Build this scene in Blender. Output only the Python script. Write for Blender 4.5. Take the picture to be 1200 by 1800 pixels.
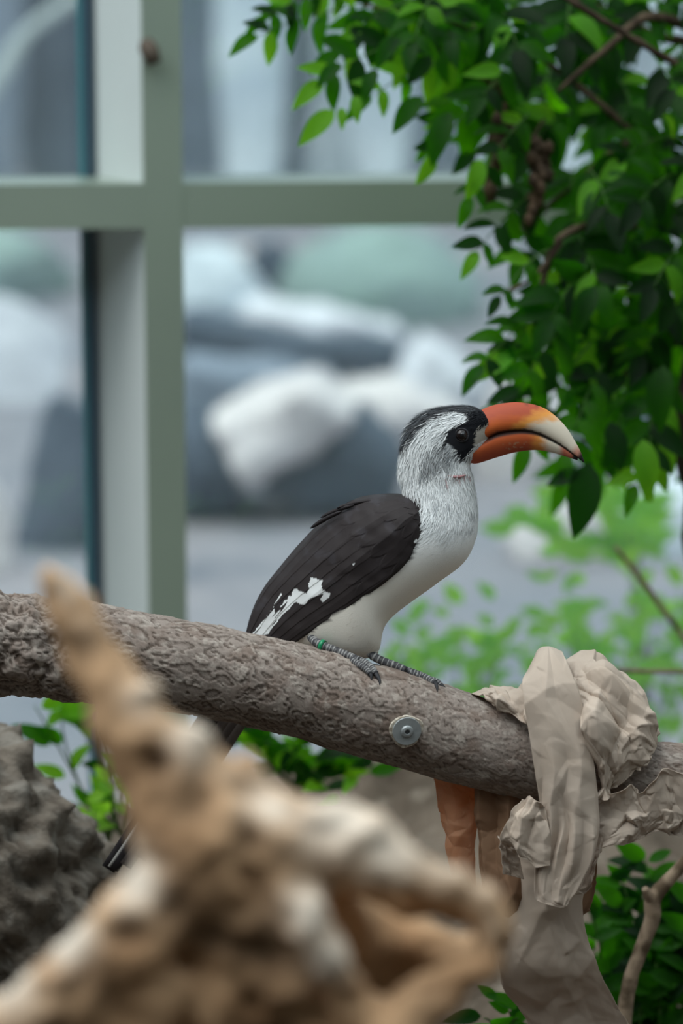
import bpy, math, random
import numpy as np
from mathutils import Vector, Matrix, Euler
from mathutils.geometry import delaunay_2d_cdt

# ------------------------------------------------------------------ clear, camera, light
for o in list(bpy.data.objects): bpy.data.objects.remove(o)
scn = bpy.context.scene
C = scn.collection
CAM_Z, PITCH, ROLL = 1.62, math.radians(10.6), math.radians(0.0)
FPX = 5000.0                       # focal length in pixels of the 1200 px wide frame
cam_d = bpy.data.cameras.new('camera'); cam = bpy.data.objects.new('camera', cam_d); C.objects.link(cam)
cam_d.sensor_fit = 'HORIZONTAL'; cam_d.sensor_width = 24.0; cam_d.lens = 100.0
cam.location = (0, 0, CAM_Z); cam.rotation_euler = (math.pi/2 - PITCH, ROLL, 0)
cam_d.clip_end = 200; cam_d.clip_start = .05
cam_d.dof.use_dof = True; cam_d.dof.focus_distance = 2.485; cam_d.dof.aperture_fstop = 3.1
scn.camera = cam
vs = scn.view_settings
vs.view_transform = 'Standard'; vs.look = 'None'; vs.gamma = 1.0; vs.use_curve_mapping = False
vs.exposure = 0.72

world = bpy.data.worlds.new('overcast_sky'); scn.world = world; world.use_nodes = True
wn = world.node_tree; bg = wn.nodes['Background']
tc = wn.nodes.new('ShaderNodeTexCoord'); sp = wn.nodes.new('ShaderNodeSeparateXYZ')
rp = wn.nodes.new('ShaderNodeValToRGB')
wn.links.new(tc.outputs['Generated'], sp.inputs[0]); wn.links.new(sp.outputs['Z'], rp.inputs[0])
rp.color_ramp.elements[0].position = 0.0; rp.color_ramp.elements[0].color = (.50, .60, .66, 1)
rp.color_ramp.elements[1].position = 0.8; rp.color_ramp.elements[1].color = (.86, .98, 1.03, 1)
wn.links.new(rp.outputs[0], bg.inputs[0]); bg.inputs[1].default_value = 1.0

sun_d = bpy.data.lights.new('hazy_sun', 'SUN'); sun_d.energy = 1.1; sun_d.angle = math.radians(50)
sun_d.color = (1.0, .98, .94)
sun = bpy.data.objects.new('hazy_sun', sun_d); C.objects.link(sun)
sun.rotation_euler = Vector((0.46, 0.14, -1.0)).to_track_quat('-Z', 'Y').to_euler()
sun.location = (-3, -2, 6)

CM = Matrix.Translation(cam.location) @ cam.rotation_euler.to_matrix().to_4x4()
CMn = np.array(CM)

def Wn(a):                          # (N,3) px, py, distance along the axis -> world metres
    a = np.asarray(a, float).reshape(-1, 3)
    d = a[:, 2]
    c = np.stack([(a[:, 0]-600)/FPX*d, (900-a[:, 1])/FPX*d, -d, np.ones(len(a))], 1)
    return (c @ CMn.T)[:, :3]
def W(px, py, d): return Vector(Wn([[px, py, d]])[0])
D0 = 2.5; MPP = D0/FPX              # the bird's distance; metres per pixel there
def Bn(a):                          # px, py, depth in pixel units (positive = farther)
    a = np.asarray(a, float).reshape(-1, 3)
    return Wn(np.stack([a[:, 0], a[:, 1], D0+a[:, 2]*MPP], 1))

# ------------------------------------------------------------------ noise
def _h(i, s):
    x = (i[..., 0]*73856093) ^ (i[..., 1]*19349663) ^ (i[..., 2]*83492791) ^ (s*2654435761)
    x = x & 0xffffffff
    x = ((x ^ (x >> 16))*0x45d9f3b) & 0xffffffff
    x = ((x ^ (x >> 16))*0x45d9f3b) & 0xffffffff
    x = x ^ (x >> 16)
    return x.astype(np.float64)/4294967295.0
def perlin(p, seed=0):
    p = np.asarray(p, float); i = np.floor(p).astype(np.int64); f = p-i
    u = f*f*f*(f*(f*6-15)+10); r = 0
    for cx in (0, 1):
        for cy in (0, 1):
            for cz in (0, 1):
                c = i+np.array([cx, cy, cz])
                g = np.stack([_h(c, seed+1), _h(c, seed+2), _h(c, seed+3)], -1)*2-1
                w = (u[..., 0] if cx else 1-u[..., 0])*(u[..., 1] if cy else 1-u[..., 1])*(u[..., 2] if cz else 1-u[..., 2])
                r = r+w*np.sum(g*(f-np.array([cx, cy, cz])), -1)
    return r*1.3
def fbm(p, o=4, seed=0, gain=.5):
    r = 0; a = 1; p = np.asarray(p, float)
    for k in range(o):
        r = r+a*perlin(p*2**k+k*7.3, seed+k*11); a *= gain
    return r
def worley(p, seed=0):
    p = np.asarray(p, float); i = np.floor(p).astype(np.int64)
    f1 = np.full(len(p), 9.); f2 = np.full(len(p), 9.); idv = np.zeros(len(p))
    for cx in (-1, 0, 1):
        for cy in (-1, 0, 1):
            for cz in (-1, 0, 1):
                c = i+np.array([cx, cy, cz])
                q = c+np.stack([_h(c, seed+1), _h(c, seed+2), _h(c, seed+3)], -1)
                d = np.sqrt(np.sum((p-q)**2, -1)); h = _h(c, seed+9)
                m = d < f1
                f2 = np.where(m, f1, np.minimum(f2, d)); idv = np.where(m, h, idv); f1 = np.where(m, d, f1)
    return f1, f2, idv
def sst(a, b, x):
    t = np.clip((np.asarray(x, float)-a)/(b-a), 0, 1); return t*t*(3-2*t)
def cr(pts, n):                     # Catmull-Rom through rows of pts, n samples
    P = np.asarray(pts, float); m = len(P)
    t = np.linspace(0, m-1, n); i = np.clip(np.floor(t).astype(int), 0, m-2); f = (t-i)[:, None]
    p0 = P[np.clip(i-1, 0, m-1)]; p1 = P[i]; p2 = P[i+1]; p3 = P[np.clip(i+2, 0, m-1)]
    return .5*((2*p1)+(-p0+p2)*f+(2*p0-5*p1+4*p2-p3)*f*f+(-p0+3*p1-3*p2+p3)*f**3)
def inpoly(x, y, poly):
    x = np.asarray(x, float); y = np.asarray(y, float); r = np.zeros(x.shape, bool); n = len(poly)
    for k in range(n):
        x1, y1 = poly[k]; x2, y2 = poly[(k+1) % n]
        if y1 == y2: continue
        c = ((y1 > y) != (y2 > y)) & (x < (x2-x1)*(y-y1)/(y2-y1)+x1)
        r ^= c
    return r
def lin(r, g, b):                   # 8-bit sRGB to linear
    f = lambda v: (v/255/12.92) if v/255 <= .04045 else ((v/255+.055)/1.055)**2.4
    return (f(r), f(g), f(b))

# ------------------------------------------------------------------ object helpers
def tag(o, label=None, cat=None, group=None, kind=None):
    for k, v in (('label', label), ('category', cat), ('group', group), ('kind', kind)):
        if v: o[k] = v
    return o
def thing(name, loc, label=None, cat=None, group=None, kind=None):
    o = bpy.data.objects.new(name, None); C.objects.link(o); o.location = loc
    o.empty_display_size = .05
    return tag(o, label, cat, group, kind)
def rootloc(o):
    v = Vector((0, 0, 0))
    while o is not None: v = v+o.location; o = o.parent
    return v
def mesh(name, V, F, smooth=True, cols=None):
    V = np.asarray(V, float)
    me = bpy.data.meshes.new(name)
    if isinstance(F, np.ndarray):
        k = F.shape[1]
        me.vertices.add(len(V)); me.vertices.foreach_set('co', V.ravel())
        me.loops.add(F.size); me.loops.foreach_set('vertex_index', F.ravel().astype(np.int32))
        me.polygons.add(len(F)); me.polygons.foreach_set('loop_start', np.arange(0, F.size, k, dtype=np.int32))
        me.update(calc_edges=True); me.validate()
    else:
        me.from_pydata([tuple(v) for v in V], [], F)
    if cols is not None:
        c = np.asarray(cols, float); c = np.concatenate([c, np.ones((len(c), 1))], 1).astype(np.float32)
        at = me.color_attributes.new('Col', 'FLOAT_COLOR', 'POINT'); at.data.foreach_set('color', c.ravel())
    if smooth: me.polygons.foreach_set('use_smooth', np.ones(len(me.polygons), bool))
    me.update()
    return me
def mk(name, V, F, mat, parent=None, smooth=True, cols=None):
    V = np.asarray(V, float)
    loc = rootloc(parent) if parent else Vector((V[:, 0].mean(), V[:, 1].mean(), V[:, 2].min()))
    me = mesh(name, V-np.array(loc), F, smooth, cols)
    o = bpy.data.objects.new(name, me); C.objects.link(o)
    if mat: me.materials.append(mat)
    if parent: o.parent = parent
    else: o.location = loc
    return o
def gridF(r, c, wrap=False):
    cc = c if wrap else c-1
    i = np.arange(r-1)[:, None]*c; j = np.arange(cc)[None, :]; j2 = (j+1) % c
    return np.stack([i+j, i+j2, i+c+j2, i+c+j], -1).reshape(-1, 4)
def grid_closed(r, c):              # wrapped tube grid with fan-free caps (two n-gons)
    return [tuple(f) for f in gridF(r, c, True).tolist()]+[tuple(range(c-1, -1, -1)), tuple(range((r-1)*c, r*c))]
def box(x0, x1, y0, y1, z0, z1):
    V = [(x, y, z) for z in (z0, z1) for y in (y0, y1) for x in (x0, x1)]
    return np.array(V), [(0, 2, 3, 1), (4, 5, 7, 6), (0, 1, 5, 4), (2, 6, 7, 3), (0, 4, 6, 2), (1, 3, 7, 5)]
def tubeV(pts, rad, nseg, nring, noise=0, nscale=1., seed=0):   # world points, world radii
    P = cr(np.concatenate([np.asarray(pts, float), np.asarray(rad, float)[:, None]], 1), nseg)
    R = np.maximum(P[:, 3], 1e-5); P = P[:, :3]
    T = np.gradient(P, axis=0); T /= np.linalg.norm(T, axis=1)[:, None]+1e-12
    n = np.cross(T[0], [.3, .2, .93]); n /= np.linalg.norm(n); N = []
    for t in T:
        n = n-t*np.dot(n, t); n = n/np.linalg.norm(n); N.append(n)
    N = np.array(N); Bv = np.cross(T, N); a = np.linspace(0, 2*np.pi, nring, endpoint=False)
    dirs = N[:, None, :]*np.cos(a)[None, :, None]+Bv[:, None, :]*np.sin(a)[None, :, None]
    V = P[:, None, :]+dirs*R[:, None, None]
    if noise: V = V+dirs*(fbm(V.reshape(-1, 3)*nscale, 3, seed).reshape(V.shape[:2])[..., None]*noise)
    return V.reshape(-1, 3)
def ptube(name, pxs, mat, parent=None, nseg=30, nring=10, noise=0, nscale=60, seed=0):
    """pxs: rows of px, py, radius px, distance"""
    a = np.asarray(pxs, float)
    V = tubeV(Wn(a[:, [0, 1, 3]]), a[:, 2]*a[:, 3]/FPX, nseg, nring, noise, nscale, seed)
    return mk(name, V, grid_closed(nseg, nring), mat, parent)

# ------------------------------------------------------------------ materials
def nmat(name, col=None, rough=.6, spec=.4, attr=False, noise=None, bump=None, **kw):
    m = bpy.data.materials.new(name); m.use_nodes = True
    nt = m.node_tree; b = nt.nodes['Principled BSDF']
    b.inputs['Roughness'].default_value = rough; b.inputs['Specular IOR Level'].default_value = spec
    for k, v in kw.items(): b.inputs[k.replace('_', ' ')].default_value = v
    tco = nt.nodes.new('ShaderNodeTexCoord'); src = None
    if attr:
        a = nt.nodes.new('ShaderNodeAttribute'); a.attribute_name = 'Col'; src = a.outputs['Color']
    elif col: b.inputs['Base Color'].default_value = (*col, 1)
    if noise:                        # list of (scale, colour2, lo, hi[, stretch])
        cur = src
        for sc, c2, lo, hi, *st in noise:
            n = nt.nodes.new('ShaderNodeTexNoise'); n.inputs['Scale'].default_value = sc; n.inputs['Detail'].default_value = 5
            mp = nt.nodes.new('ShaderNodeMapping'); mp.inputs['Scale'].default_value = st[0] if st else (1, 1, 1)
            nt.links.new(tco.outputs['Object'], mp.inputs[0]); nt.links.new(mp.outputs[0], n.inputs['Vector'])
            r = nt.nodes.new('ShaderNodeMapRange'); r.inputs[1].default_value = lo; r.inputs[2].default_value = hi
            nt.links.new(n.outputs['Fac'], r.inputs[0])
            mx = nt.nodes.new('ShaderNodeMix'); mx.data_type = 'RGBA'
            nt.links.new(r.outputs[0], mx.inputs[0])
            if cur is None: mx.inputs[6].default_value = (*col, 1)
            else: nt.links.new(cur, mx.inputs[6])
            mx.inputs[7].default_value = (*c2, 1); cur = mx.outputs[2]
        src = cur
    if src is not None: nt.links.new(src, b.inputs['Base Color'])
    if bump:                         # (scale, strength, distance[, stretch])
        n = nt.nodes.new('ShaderNodeTexNoise'); n.inputs['Scale'].default_value = bump[0]; n.inputs['Detail'].default_value = 6
        mp = nt.nodes.new('ShaderNodeMapping'); mp.inputs['Scale'].default_value = bump[3] if len(bump) > 3 else (1, 1, 1)
        nt.links.new(tco.outputs['Object'], mp.inputs[0]); nt.links.new(mp.outputs[0], n.inputs['Vector'])
        bp = nt.nodes.new('ShaderNodeBump'); bp.inputs['Strength'].default_value = bump[1]; bp.inputs['Distance'].default_value = bump[2]
        nt.links.new(n.outputs['Fac'], bp.inputs['Height']); nt.links.new(bp.outputs[0], b.inputs['Normal'])
    return m
def add_translucent(m, fac, tint):
    nt = m.node_tree; b = nt.nodes['Principled BSDF']; out = nt.nodes['Material Output']
    t = nt.nodes.new('ShaderNodeBsdfTranslucent'); t.inputs[0].default_value = (*tint, 1)
    mx = nt.nodes.new('ShaderNodeMixShader'); mx.inputs[0].default_value = fac
    nt.links.new(b.outputs[0], mx.inputs[1]); nt.links.new(t.outputs[0], mx.inputs[2]); nt.links.new(mx.outputs[0], out.inputs[0])
    return m

M_frame = nmat('painted_frame', lin(154, 168, 154), .3, .6, noise=[(3, lin(148, 162, 150), .4, .7)])
M_reveal_lit = nmat('lit_reveal', lin(240, 248, 247), .5, .4, noise=[(2, lin(230, 240, 239), .4, .7)])  # paler than the frame: the light on this face is put into the colour
M_reflection = nmat('mullion_reflection', lin(70, 92, 108), .35, .5)
M_glass_edge = nmat('glass_edge', lin(80, 140, 150), .25, .6)
M_wall = nmat('sill_wall', lin(120, 125, 120), .8)
M_soil = nmat('soil', lin(92, 82, 72), .95, .1, noise=[(9, lin(62, 54, 46), .4, .65), (40, lin(120, 110, 100), .6, .8)], bump=(60, .5, .01))
M_out = nmat('outdoor_ground', lin(140, 139, 145), .95, .1, noise=[(.8, lin(164, 155, 157), .4, .65), (2.2, lin(104, 109, 119), .5, .75)])

# ------------------------------------------------------------------ glass
def glass_mat():
    m = bpy.data.materials.new('window_glass'); m.use_nodes = True; nt = m.node_tree
    for n in list(nt.nodes): nt.nodes.remove(n)
    out = nt.nodes.new('ShaderNodeOutputMaterial')
    tr = nt.nodes.new('ShaderNodeBsdfTransparent'); tr.inputs[0].default_value = (.90, .955, .965, 1)
    gl = nt.nodes.new('ShaderNodeBsdfGlossy'); gl.inputs['Roughness'].default_value = .02
    fr = nt.nodes.new('ShaderNodeFresnel'); fr.inputs[0].default_value = 1.5
    m1 = nt.nodes.new('ShaderNodeMixShader')
    nt.links.new(fr.outputs[0], m1.inputs[0]); nt.links.new(tr.outputs[0], m1.inputs[1]); nt.links.new(gl.outputs[0], m1.inputs[2])
    df = nt.nodes.new('ShaderNodeBsdfDiffuse'); df.inputs[0].default_value = (.72, .82, .9, 1)     # dust film, bluish to paint in the haze of reflected sky
    m2 = nt.nodes.new('ShaderNodeMixShader'); m2.inputs[0].default_value = .13
    nt.links.new(m1.outputs[0], m2.inputs[1]); nt.links.new(df.outputs[0], m2.inputs[2]); nt.links.new(m2.outputs[0], out.inputs[0])
    return m
M_glass = glass_mat()

# ------------------------------------------------------------------ setting: floor, ground, window
def plane(name, x0, x1, y0, y1, z, mat, n=2, amp=0, sc=1., seed=0):
    x = np.linspace(x0, x1, n); y = np.linspace(y0, y1, n); X, Y = np.meshgrid(x, y)
    V = np.stack([X.ravel(), Y.ravel(), np.full(X.size, z)], 1)
    if amp: V[:, 2] += fbm(V*sc, 4, seed)*amp
    return tag(mk(name, V, gridF(n, n), mat), kind='structure')
WROT = math.radians(7.0)           # the glazed wall stands a little skew to the view
A0 = W(287, 360, 3.5)               # front face of the mullion at the transom
tx = Vector((math.cos(WROT), math.sin(WROT), 0)); ty = Vector((-math.sin(WROT), math.cos(WROT), 0))
plane('floor', -3.7, 3, -1.5, 3.55, 0, M_soil)
plane('outdoor_ground', -14, 14, 3.9, 40, 0.0, M_out, 120, .10, .6, 3)
def wbox(name, x0, x1, y0, y1, z0, z1, mat, parent):     # box in wall coordinates
    V, F = box(x0, x1, y0, y1, z0, z1)
    V = np.array([np.array(A0+tx*v[0]+ty*v[1]) for v in V]); V[:, 2] = V[:, 2]-A0.z+A0.z
    Z = np.array([z0, z0, z0, z0, z1, z1, z1, z1]); V[:, 2] = Z
    return mk(name, V, F, mat, parent, smooth=False)
win = thing('window_1', (A0.x, A0.y, .40), kind='structure')
win['label'] = 'tall glazed wall with grey-green frame and mullion reveal coloured as brightly lit'
S = 3.5/FPX; mw = 34.5*S; dep = .16
zt0, zt1 = W(283, 402, 3.5).z, W(283, 322, 3.5).z
ZTOP = 3.2; ZBOT = .40
# mullion front bar, and the splayed reveal on its left, coloured as lit
wbox('mullion', -mw, mw, 0, dep, ZBOT, ZTOP, M_frame, win)
def reveal(z0, z1):
    V = []
    for z in (z0, z1):
        for (x, y) in ((-mw, .012), (-mw, dep), (-mw-80*S, dep), (-mw-76*S, dep-.02)):
            p = A0+tx*x+ty*y; V.append((p.x, p.y, z))
    F = [(0, 1, 2, 3), (7, 6, 5, 4), (0, 4, 5, 1), (1, 5, 6, 2), (2, 6, 7, 3), (3, 7, 4, 0)]
    return mk('mullion_reveal', np.array(V), F, M_reveal_lit, win, smooth=False)
reveal(zt1, ZTOP); reveal(ZBOT, zt0)
wbox('transom', -3.6, -mw, 0.001, dep, zt0, zt1, M_frame, win)
wbox('transom', mw, 2.4, 0.001, dep, zt0, zt1, M_frame, win)
wbox('bottom_rail', -3.6, 2.4, 0.01, dep, ZBOT-.06, ZBOT, M_frame, win)
wbox('top_rail', -3.6, 2.4, 0.01, dep, ZTOP, ZTOP+.06, M_frame, win)
xl = -mw-80*S
for z0, z1, k in ((zt1, ZTOP, 0), (ZBOT, zt0, 1)):
    wbox('mullion_reflection', xl-16*S, xl, dep-.03, dep-.005, z0, z1, M_reflection, win)  # blue-grey strip painted as the mullion's reflection in the glass
    wbox('glass_edge', xl-26*S, xl-16*S, dep-.028, dep-.006, z0, z1, M_glass_edge, win)
    wbox('pane', -3.6, xl-26*S, dep-.02, dep-.012, z0, z1, M_glass, win)
    wbox('pane', mw, 2.4, dep-.02, dep-.012, z0, z1, M_glass, win)
V, F = box(-3.6, 2.4, 0.0, dep, 0, ZBOT-.06)
V = np.array([np.array(A0+tx*v[0]+ty*v[1]) for v in V]); V[:, 2] = [0]*4+[ZBOT-.06]*4
tag(mk('wall_back', V, F, M_wall, None, False), kind='structure')

M_room = nmat('room_wall', lin(172, 168, 162), .9, .2, noise=[(2, lin(150, 146, 140), .4, .65)])
def slab(name, x0, x1, y0, y1, z0, z1):
    V, F = box(x0, x1, y0, y1, z0, z1); return tag(mk(name, V, F, M_room, None, False), kind='structure')
slab('unseen_wall_left', -3.7, -3.6, -1.5, 3.0, 0, 3.2); slab('unseen_wall_right', 2.2, 2.3, -1.5, 3.75, 0, 3.2); slab('unseen_wall_front', -3.7, 2.3, -1.6, -1.5, 0, 3.2)  # unseen walls, added to cut low sky light and bounce some back
slab('unseen_ceiling', -3.7, 2.3, -1.6, 0.1, 3.2, 3.3)  # unseen part ceiling, added to hold back frontal sky light

# dead leaf caught on the mullion
q = W(262, 88, 3.44)
pf = np.array([(-.012, -.016, 0), (.004, -.02, .004), (.012, -.002, .001), (.010, .012, .003), (-.002, .016, .0), (-.010, .008, .004), (0, -.002, .007)])
ca, sa = math.cos(.6), math.sin(.6)
Vd = np.array([np.array(A0*0)+np.array(W(262+(ca*p[0]-sa*p[1])/S, 88-(sa*p[0]+ca*p[1])/S, 3.452-p[2])) for p in pf])
o = mk('dead_leaf', Vd, [(0, 1, 6), (1, 2, 6), (2, 3, 6), (3, 4, 6), (4, 5, 6), (5, 0, 6)], nmat('dead_leaf', lin(96, 84, 74), .8), None)
md = o.modifiers.new('thick', 'SOLIDIFY'); md.thickness = .0015
tag(o, 'small curled brown dead leaf stuck to the window mullion', 'dead leaf')

# ------------------------------------------------------------------ rocks
def ico(sub):
    import bmesh
    bm = bmesh.new(); bmesh.ops.create_icosphere(bm, subdivisions=sub, radius=1)
    V = np.array([v.co[:] for v in bm.verts]); F = np.array([[v.index for v in f.verts] for f in bm.faces]); bm.free()
    return V, F
ICO4 = ico(4); ICO5 = ico(5); ICO6 = ico(6)
def rockV(seed, base, cuts=12, cutlo=.5, cuthi=.85, n1=.14, n2=.05, f1=1.4):
    V = base[0].copy(); r = np.random.RandomState(seed)
    for k in range(cuts):
        n = r.normal(size=3); n /= np.linalg.norm(n); h = r.uniform(cutlo, cuthi)
        d = V@n; V = V-np.outer(np.maximum(d-h, 0)*.92, n)
    nn = V/np.linalg.norm(V, axis=1)[:, None]
    return V+nn*(fbm(V*f1+seed*3.1, 3, seed)*n1+fbm(V*6+seed, 4, seed+50)*n2)[:, None]
def rmat(name, c, c2):
    return nmat(name, c, .9, .2, noise=[(1.6, c2, .42, .66), (5, tuple(v*.72 for v in c), .55, .78)], bump=(14, .35, .05))
RM = {'grey': rmat('rock_grey', lin(150, 158, 170), lin(118, 126, 138)),
      'pale': rmat('rock_pale', lin(246, 243, 245), lin(200, 197, 204)),
      'green': rmat('rock_green', lin(160, 180, 172), lin(150, 165, 165)),
      'dark': rmat('rock_dark', lin(92, 100, 112), lin(66, 74, 86)),
      'pink': rmat('rock_pink', lin(244, 232, 226), lin(196, 187, 190)),
      'snow': rmat('rock_white', lin(240, 245, 247), lin(188, 199, 210))}
def gd(py):                          # distance along the axis to the ground under image row py
    a = PITCH+math.atan((py-900)/FPX); r = CAM_Z/math.sin(a)
    return r*math.cos(math.atan((py-900)/FPX))
def boulder(x0, x1, y0, y1, mat, seed, label, thick=.8, rz=0, dist=None, **kw):
    d = dist or gd(y1)
    a = W(x0, y1, d); b = W(x1, y1, d); t = W((x0+x1)/2, y0, d)
    hx = (b.x-a.x)/2; hz = max((t.z-max(a.z, 0)), .08)
    V = rockV(seed, ICO4, **kw)
    cz, sz = math.cos(rz), math.sin(rz)
    V = V/np.abs(V).max(0)
    P = np.stack([V[:, 0]*hx, V[:, 1]*hx*thick, V[:, 2]*hz*.75], 1)
    P = np.stack([P[:, 0]*cz+P[:, 2]*sz, P[:, 1], -P[:, 0]*sz+P[:, 2]*cz], 1)
    P = P+np.array([(a.x+b.x)/2, a.y+hx*thick*.6, hz*.25])
    o = mk('boulder', P, ICO4[1], RM[mat]); o['group'] = 'boulders beyond the glass'
    tag(o, label, 'boulder'); return o
boulder(480, 850, 395, 575, 'green', 3, 'large rounded pale green boulder beyond the window', cuts=3, cutlo=.85, cuthi=.95, n1=.06)
boulder(830, 1010, 560, 830, 'pink', 18, 'tall pinkish boulder behind the orange bill', thick=.7)
boulder(1000, 1300, 520, 790, 'grey', 19, 'broad grey boulder behind the hanging leaves', thick=.7)
boulder(860, 1090, 860, 990, 'pink', 22, 'low pinkish boulder behind the yellow-green leaves', thick=.6)
boulder(1080, 1400, 830, 980, 'snow', 23, 'low white boulder right of the pinkish one', thick=.6)
boulder(-120, 150, 400, 520, 'green', 24, 'pale green boulder behind the pane left of the mullion', n1=.1)
boulder(-140, 130, 520, 720, 'pale', 25, 'lilac-white boulder behind the pane left of the mullion', thick=.6)
boulder(20, 210, 690, 960, 'dark', 26, 'tall dark boulder behind the pane left of the mullion', thick=.6)
boulder(-160, 40, 790, 1010, 'pink', 27, 'beige boulder beside the tall dark one left of the mullion', thick=.6)
boulder(360, 480, 405, 470, 'pink', 31, 'small pinkish stone behind the white sloping rock slab', dist=15.5)
boulder(430, 540, 395, 520, 'dark', 32, 'dark stone wedged between white slab and green boulder', dist=14.5)
# angular slabs stacked one in front of the other
def slab_rock(poly, mat, seed, label, thick=.5, dn=0):
    d = gd(max(y for x, y in poly))-dn; r = np.random.RandomState(seed); n = 72
    P = np.array(poly+[poly[0]], float); L = np.r_[0, np.cumsum(np.linalg.norm(np.diff(P, axis=0), axis=1))]
    t = np.linspace(0, L[-1], n, endpoint=False); R = np.stack([np.interp(t, L, P[:, 0]), np.interp(t, L, P[:, 1])], 1); c = R.mean(0)
    V = []
    for sc, dy in ((.04, -.07), (.35, -.06), (.7, -.05), (.94, -.02), (1, .05), (1, thick*.6), (.9, thick), (.4, thick*1.05), (.04, thick*1.05)):
        Q = c+(R-c)*sc; w_ = Wn(np.concatenate([Q, np.full((n, 1), d)], 1)); w_[:, 1] += dy+.05; V.append(w_)
    V = np.concatenate(V); V += np.stack([fbm(V*5+seed+k*9, 3, seed+k) for k in range(3)], 1)*np.array([.03, .07, .03])
    V[:, 2] = np.maximum(V[:, 2], -.05)
    o = mk('layered_rock', V, grid_closed(9, n), RM[mat]); return tag(o, label, 'rock', 'layered rocks beyond the glass')
slab_rock([(310, 440), (400, 436), (460, 510), (490, 552), (440, 580), (310, 552)], 'snow', 5, 'white sloping rock slab left of the rounded green boulder', .3, .5)
slab_rock([(430, 540), (560, 556), (700, 586), (728, 612), (650, 632), (520, 612), (410, 586)], 'pale', 8, 'long pale rock ledge in front of the rounded green boulder')
slab_rock([(310, 560), (520, 604), (722, 618), (716, 690), (560, 694), (310, 650)], 'dark', 9, 'long dark rock band under the pale ledge')
slab_rock([(310, 640), (560, 668), (604, 700), (460, 720), (390, 775), (310, 750)], 'grey', 11, 'grey rock slab between dark band and pinkish wedge')
slab_rock([(690, 700), (742, 606), (800, 636), (856, 700), (830, 765), (700, 750)], 'pale', 12, 'pointed pale rock behind the head of the bird')
slab_rock([(596, 694), (700, 684), (830, 752), (710, 806), (640, 755)], 'pink', 13, 'low pinkish rock behind the nape of the bird', .35, .25)
slab_rock([(366, 765), (450, 712), (560, 686), (628, 730), (566, 798), (432, 858)], 'pink', 14, 'pale pinkish wedge-shaped rock pointing down', .6, .75)
slab_rock([(305, 750), (366, 758), (446, 850), (410, 908), (305, 908)], 'dark', 15, 'dark rock left of the point of the pinkish wedge')
slab_rock([(440, 852), (566, 790), (640, 740), (706, 800), (690, 896), (520, 908)], 'dark', 16, 'dark rock right of the point of the pinkish wedge')
# rock wall closing the view far behind: vertical buttresses standing side by side
bx = [(-260, 60, 'grey'), (40, 190, 'dark'), (300, 400, 'grey'), (380, 500, 'snow'), (455, 545, 'dark'), (520, 640, 'snow'), (600, 720, 'snow'), (700, 800, 'grey'),
      (780, 960, 'snow'), (930, 1090, 'snow'), (1060, 1240, 'snow'), (1200, 1420, 'grey')]
names = ['wide grey', 'narrow dark', 'narrow grey', 'white leaning', 'thin dark', 'bright white', 'broad white', 'small grey', 'tall white', 'pale white', 'frosty white', 'far grey']
for k, (x0, x1, m) in enumerate(bx):
    d = 21+(k % 3)*.7; a = W(x0, 330, d); b = W(x1, 330, d); hx = (b.x-a.x)/2
    V = rockV(60+k, ICO4, 7); V /= np.abs(V).max(0)
    P = np.stack([V[:, 0]*hx*1.12, V[:, 1]*hx*.8, V[:, 2]*2.2], 1)+np.array([(a.x+b.x)/2, a.y, 1.6])
    o = mk('rock_buttress', P, ICO4[1], RM[m])
    tag(o, names[k]+' rock buttress of the far rock face beyond the glass', 'rock', 'far rock buttresses')
V, F = box(-14, 14, 24, 25, -.5, 5.5)
o = mk('rock_face', V, F, RM['grey'], None, False); tag(o, kind='structure')
o = ptube('bare_bough', [(-60, 240, 10, 9.5), (-5, 140, 14, 9.5), (45, 60, 13, 9.5), (110, 10, 12, 9.5), (190, -30, 12, 9.5), (280, -110, 12, 9.5)], nmat('pale_bark', lin(190, 196, 190), .8), None, 40, 10, .01, 8)
tag(o, 'pale bare bough arching behind the upper pane left of the mullion', 'branch')
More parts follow.
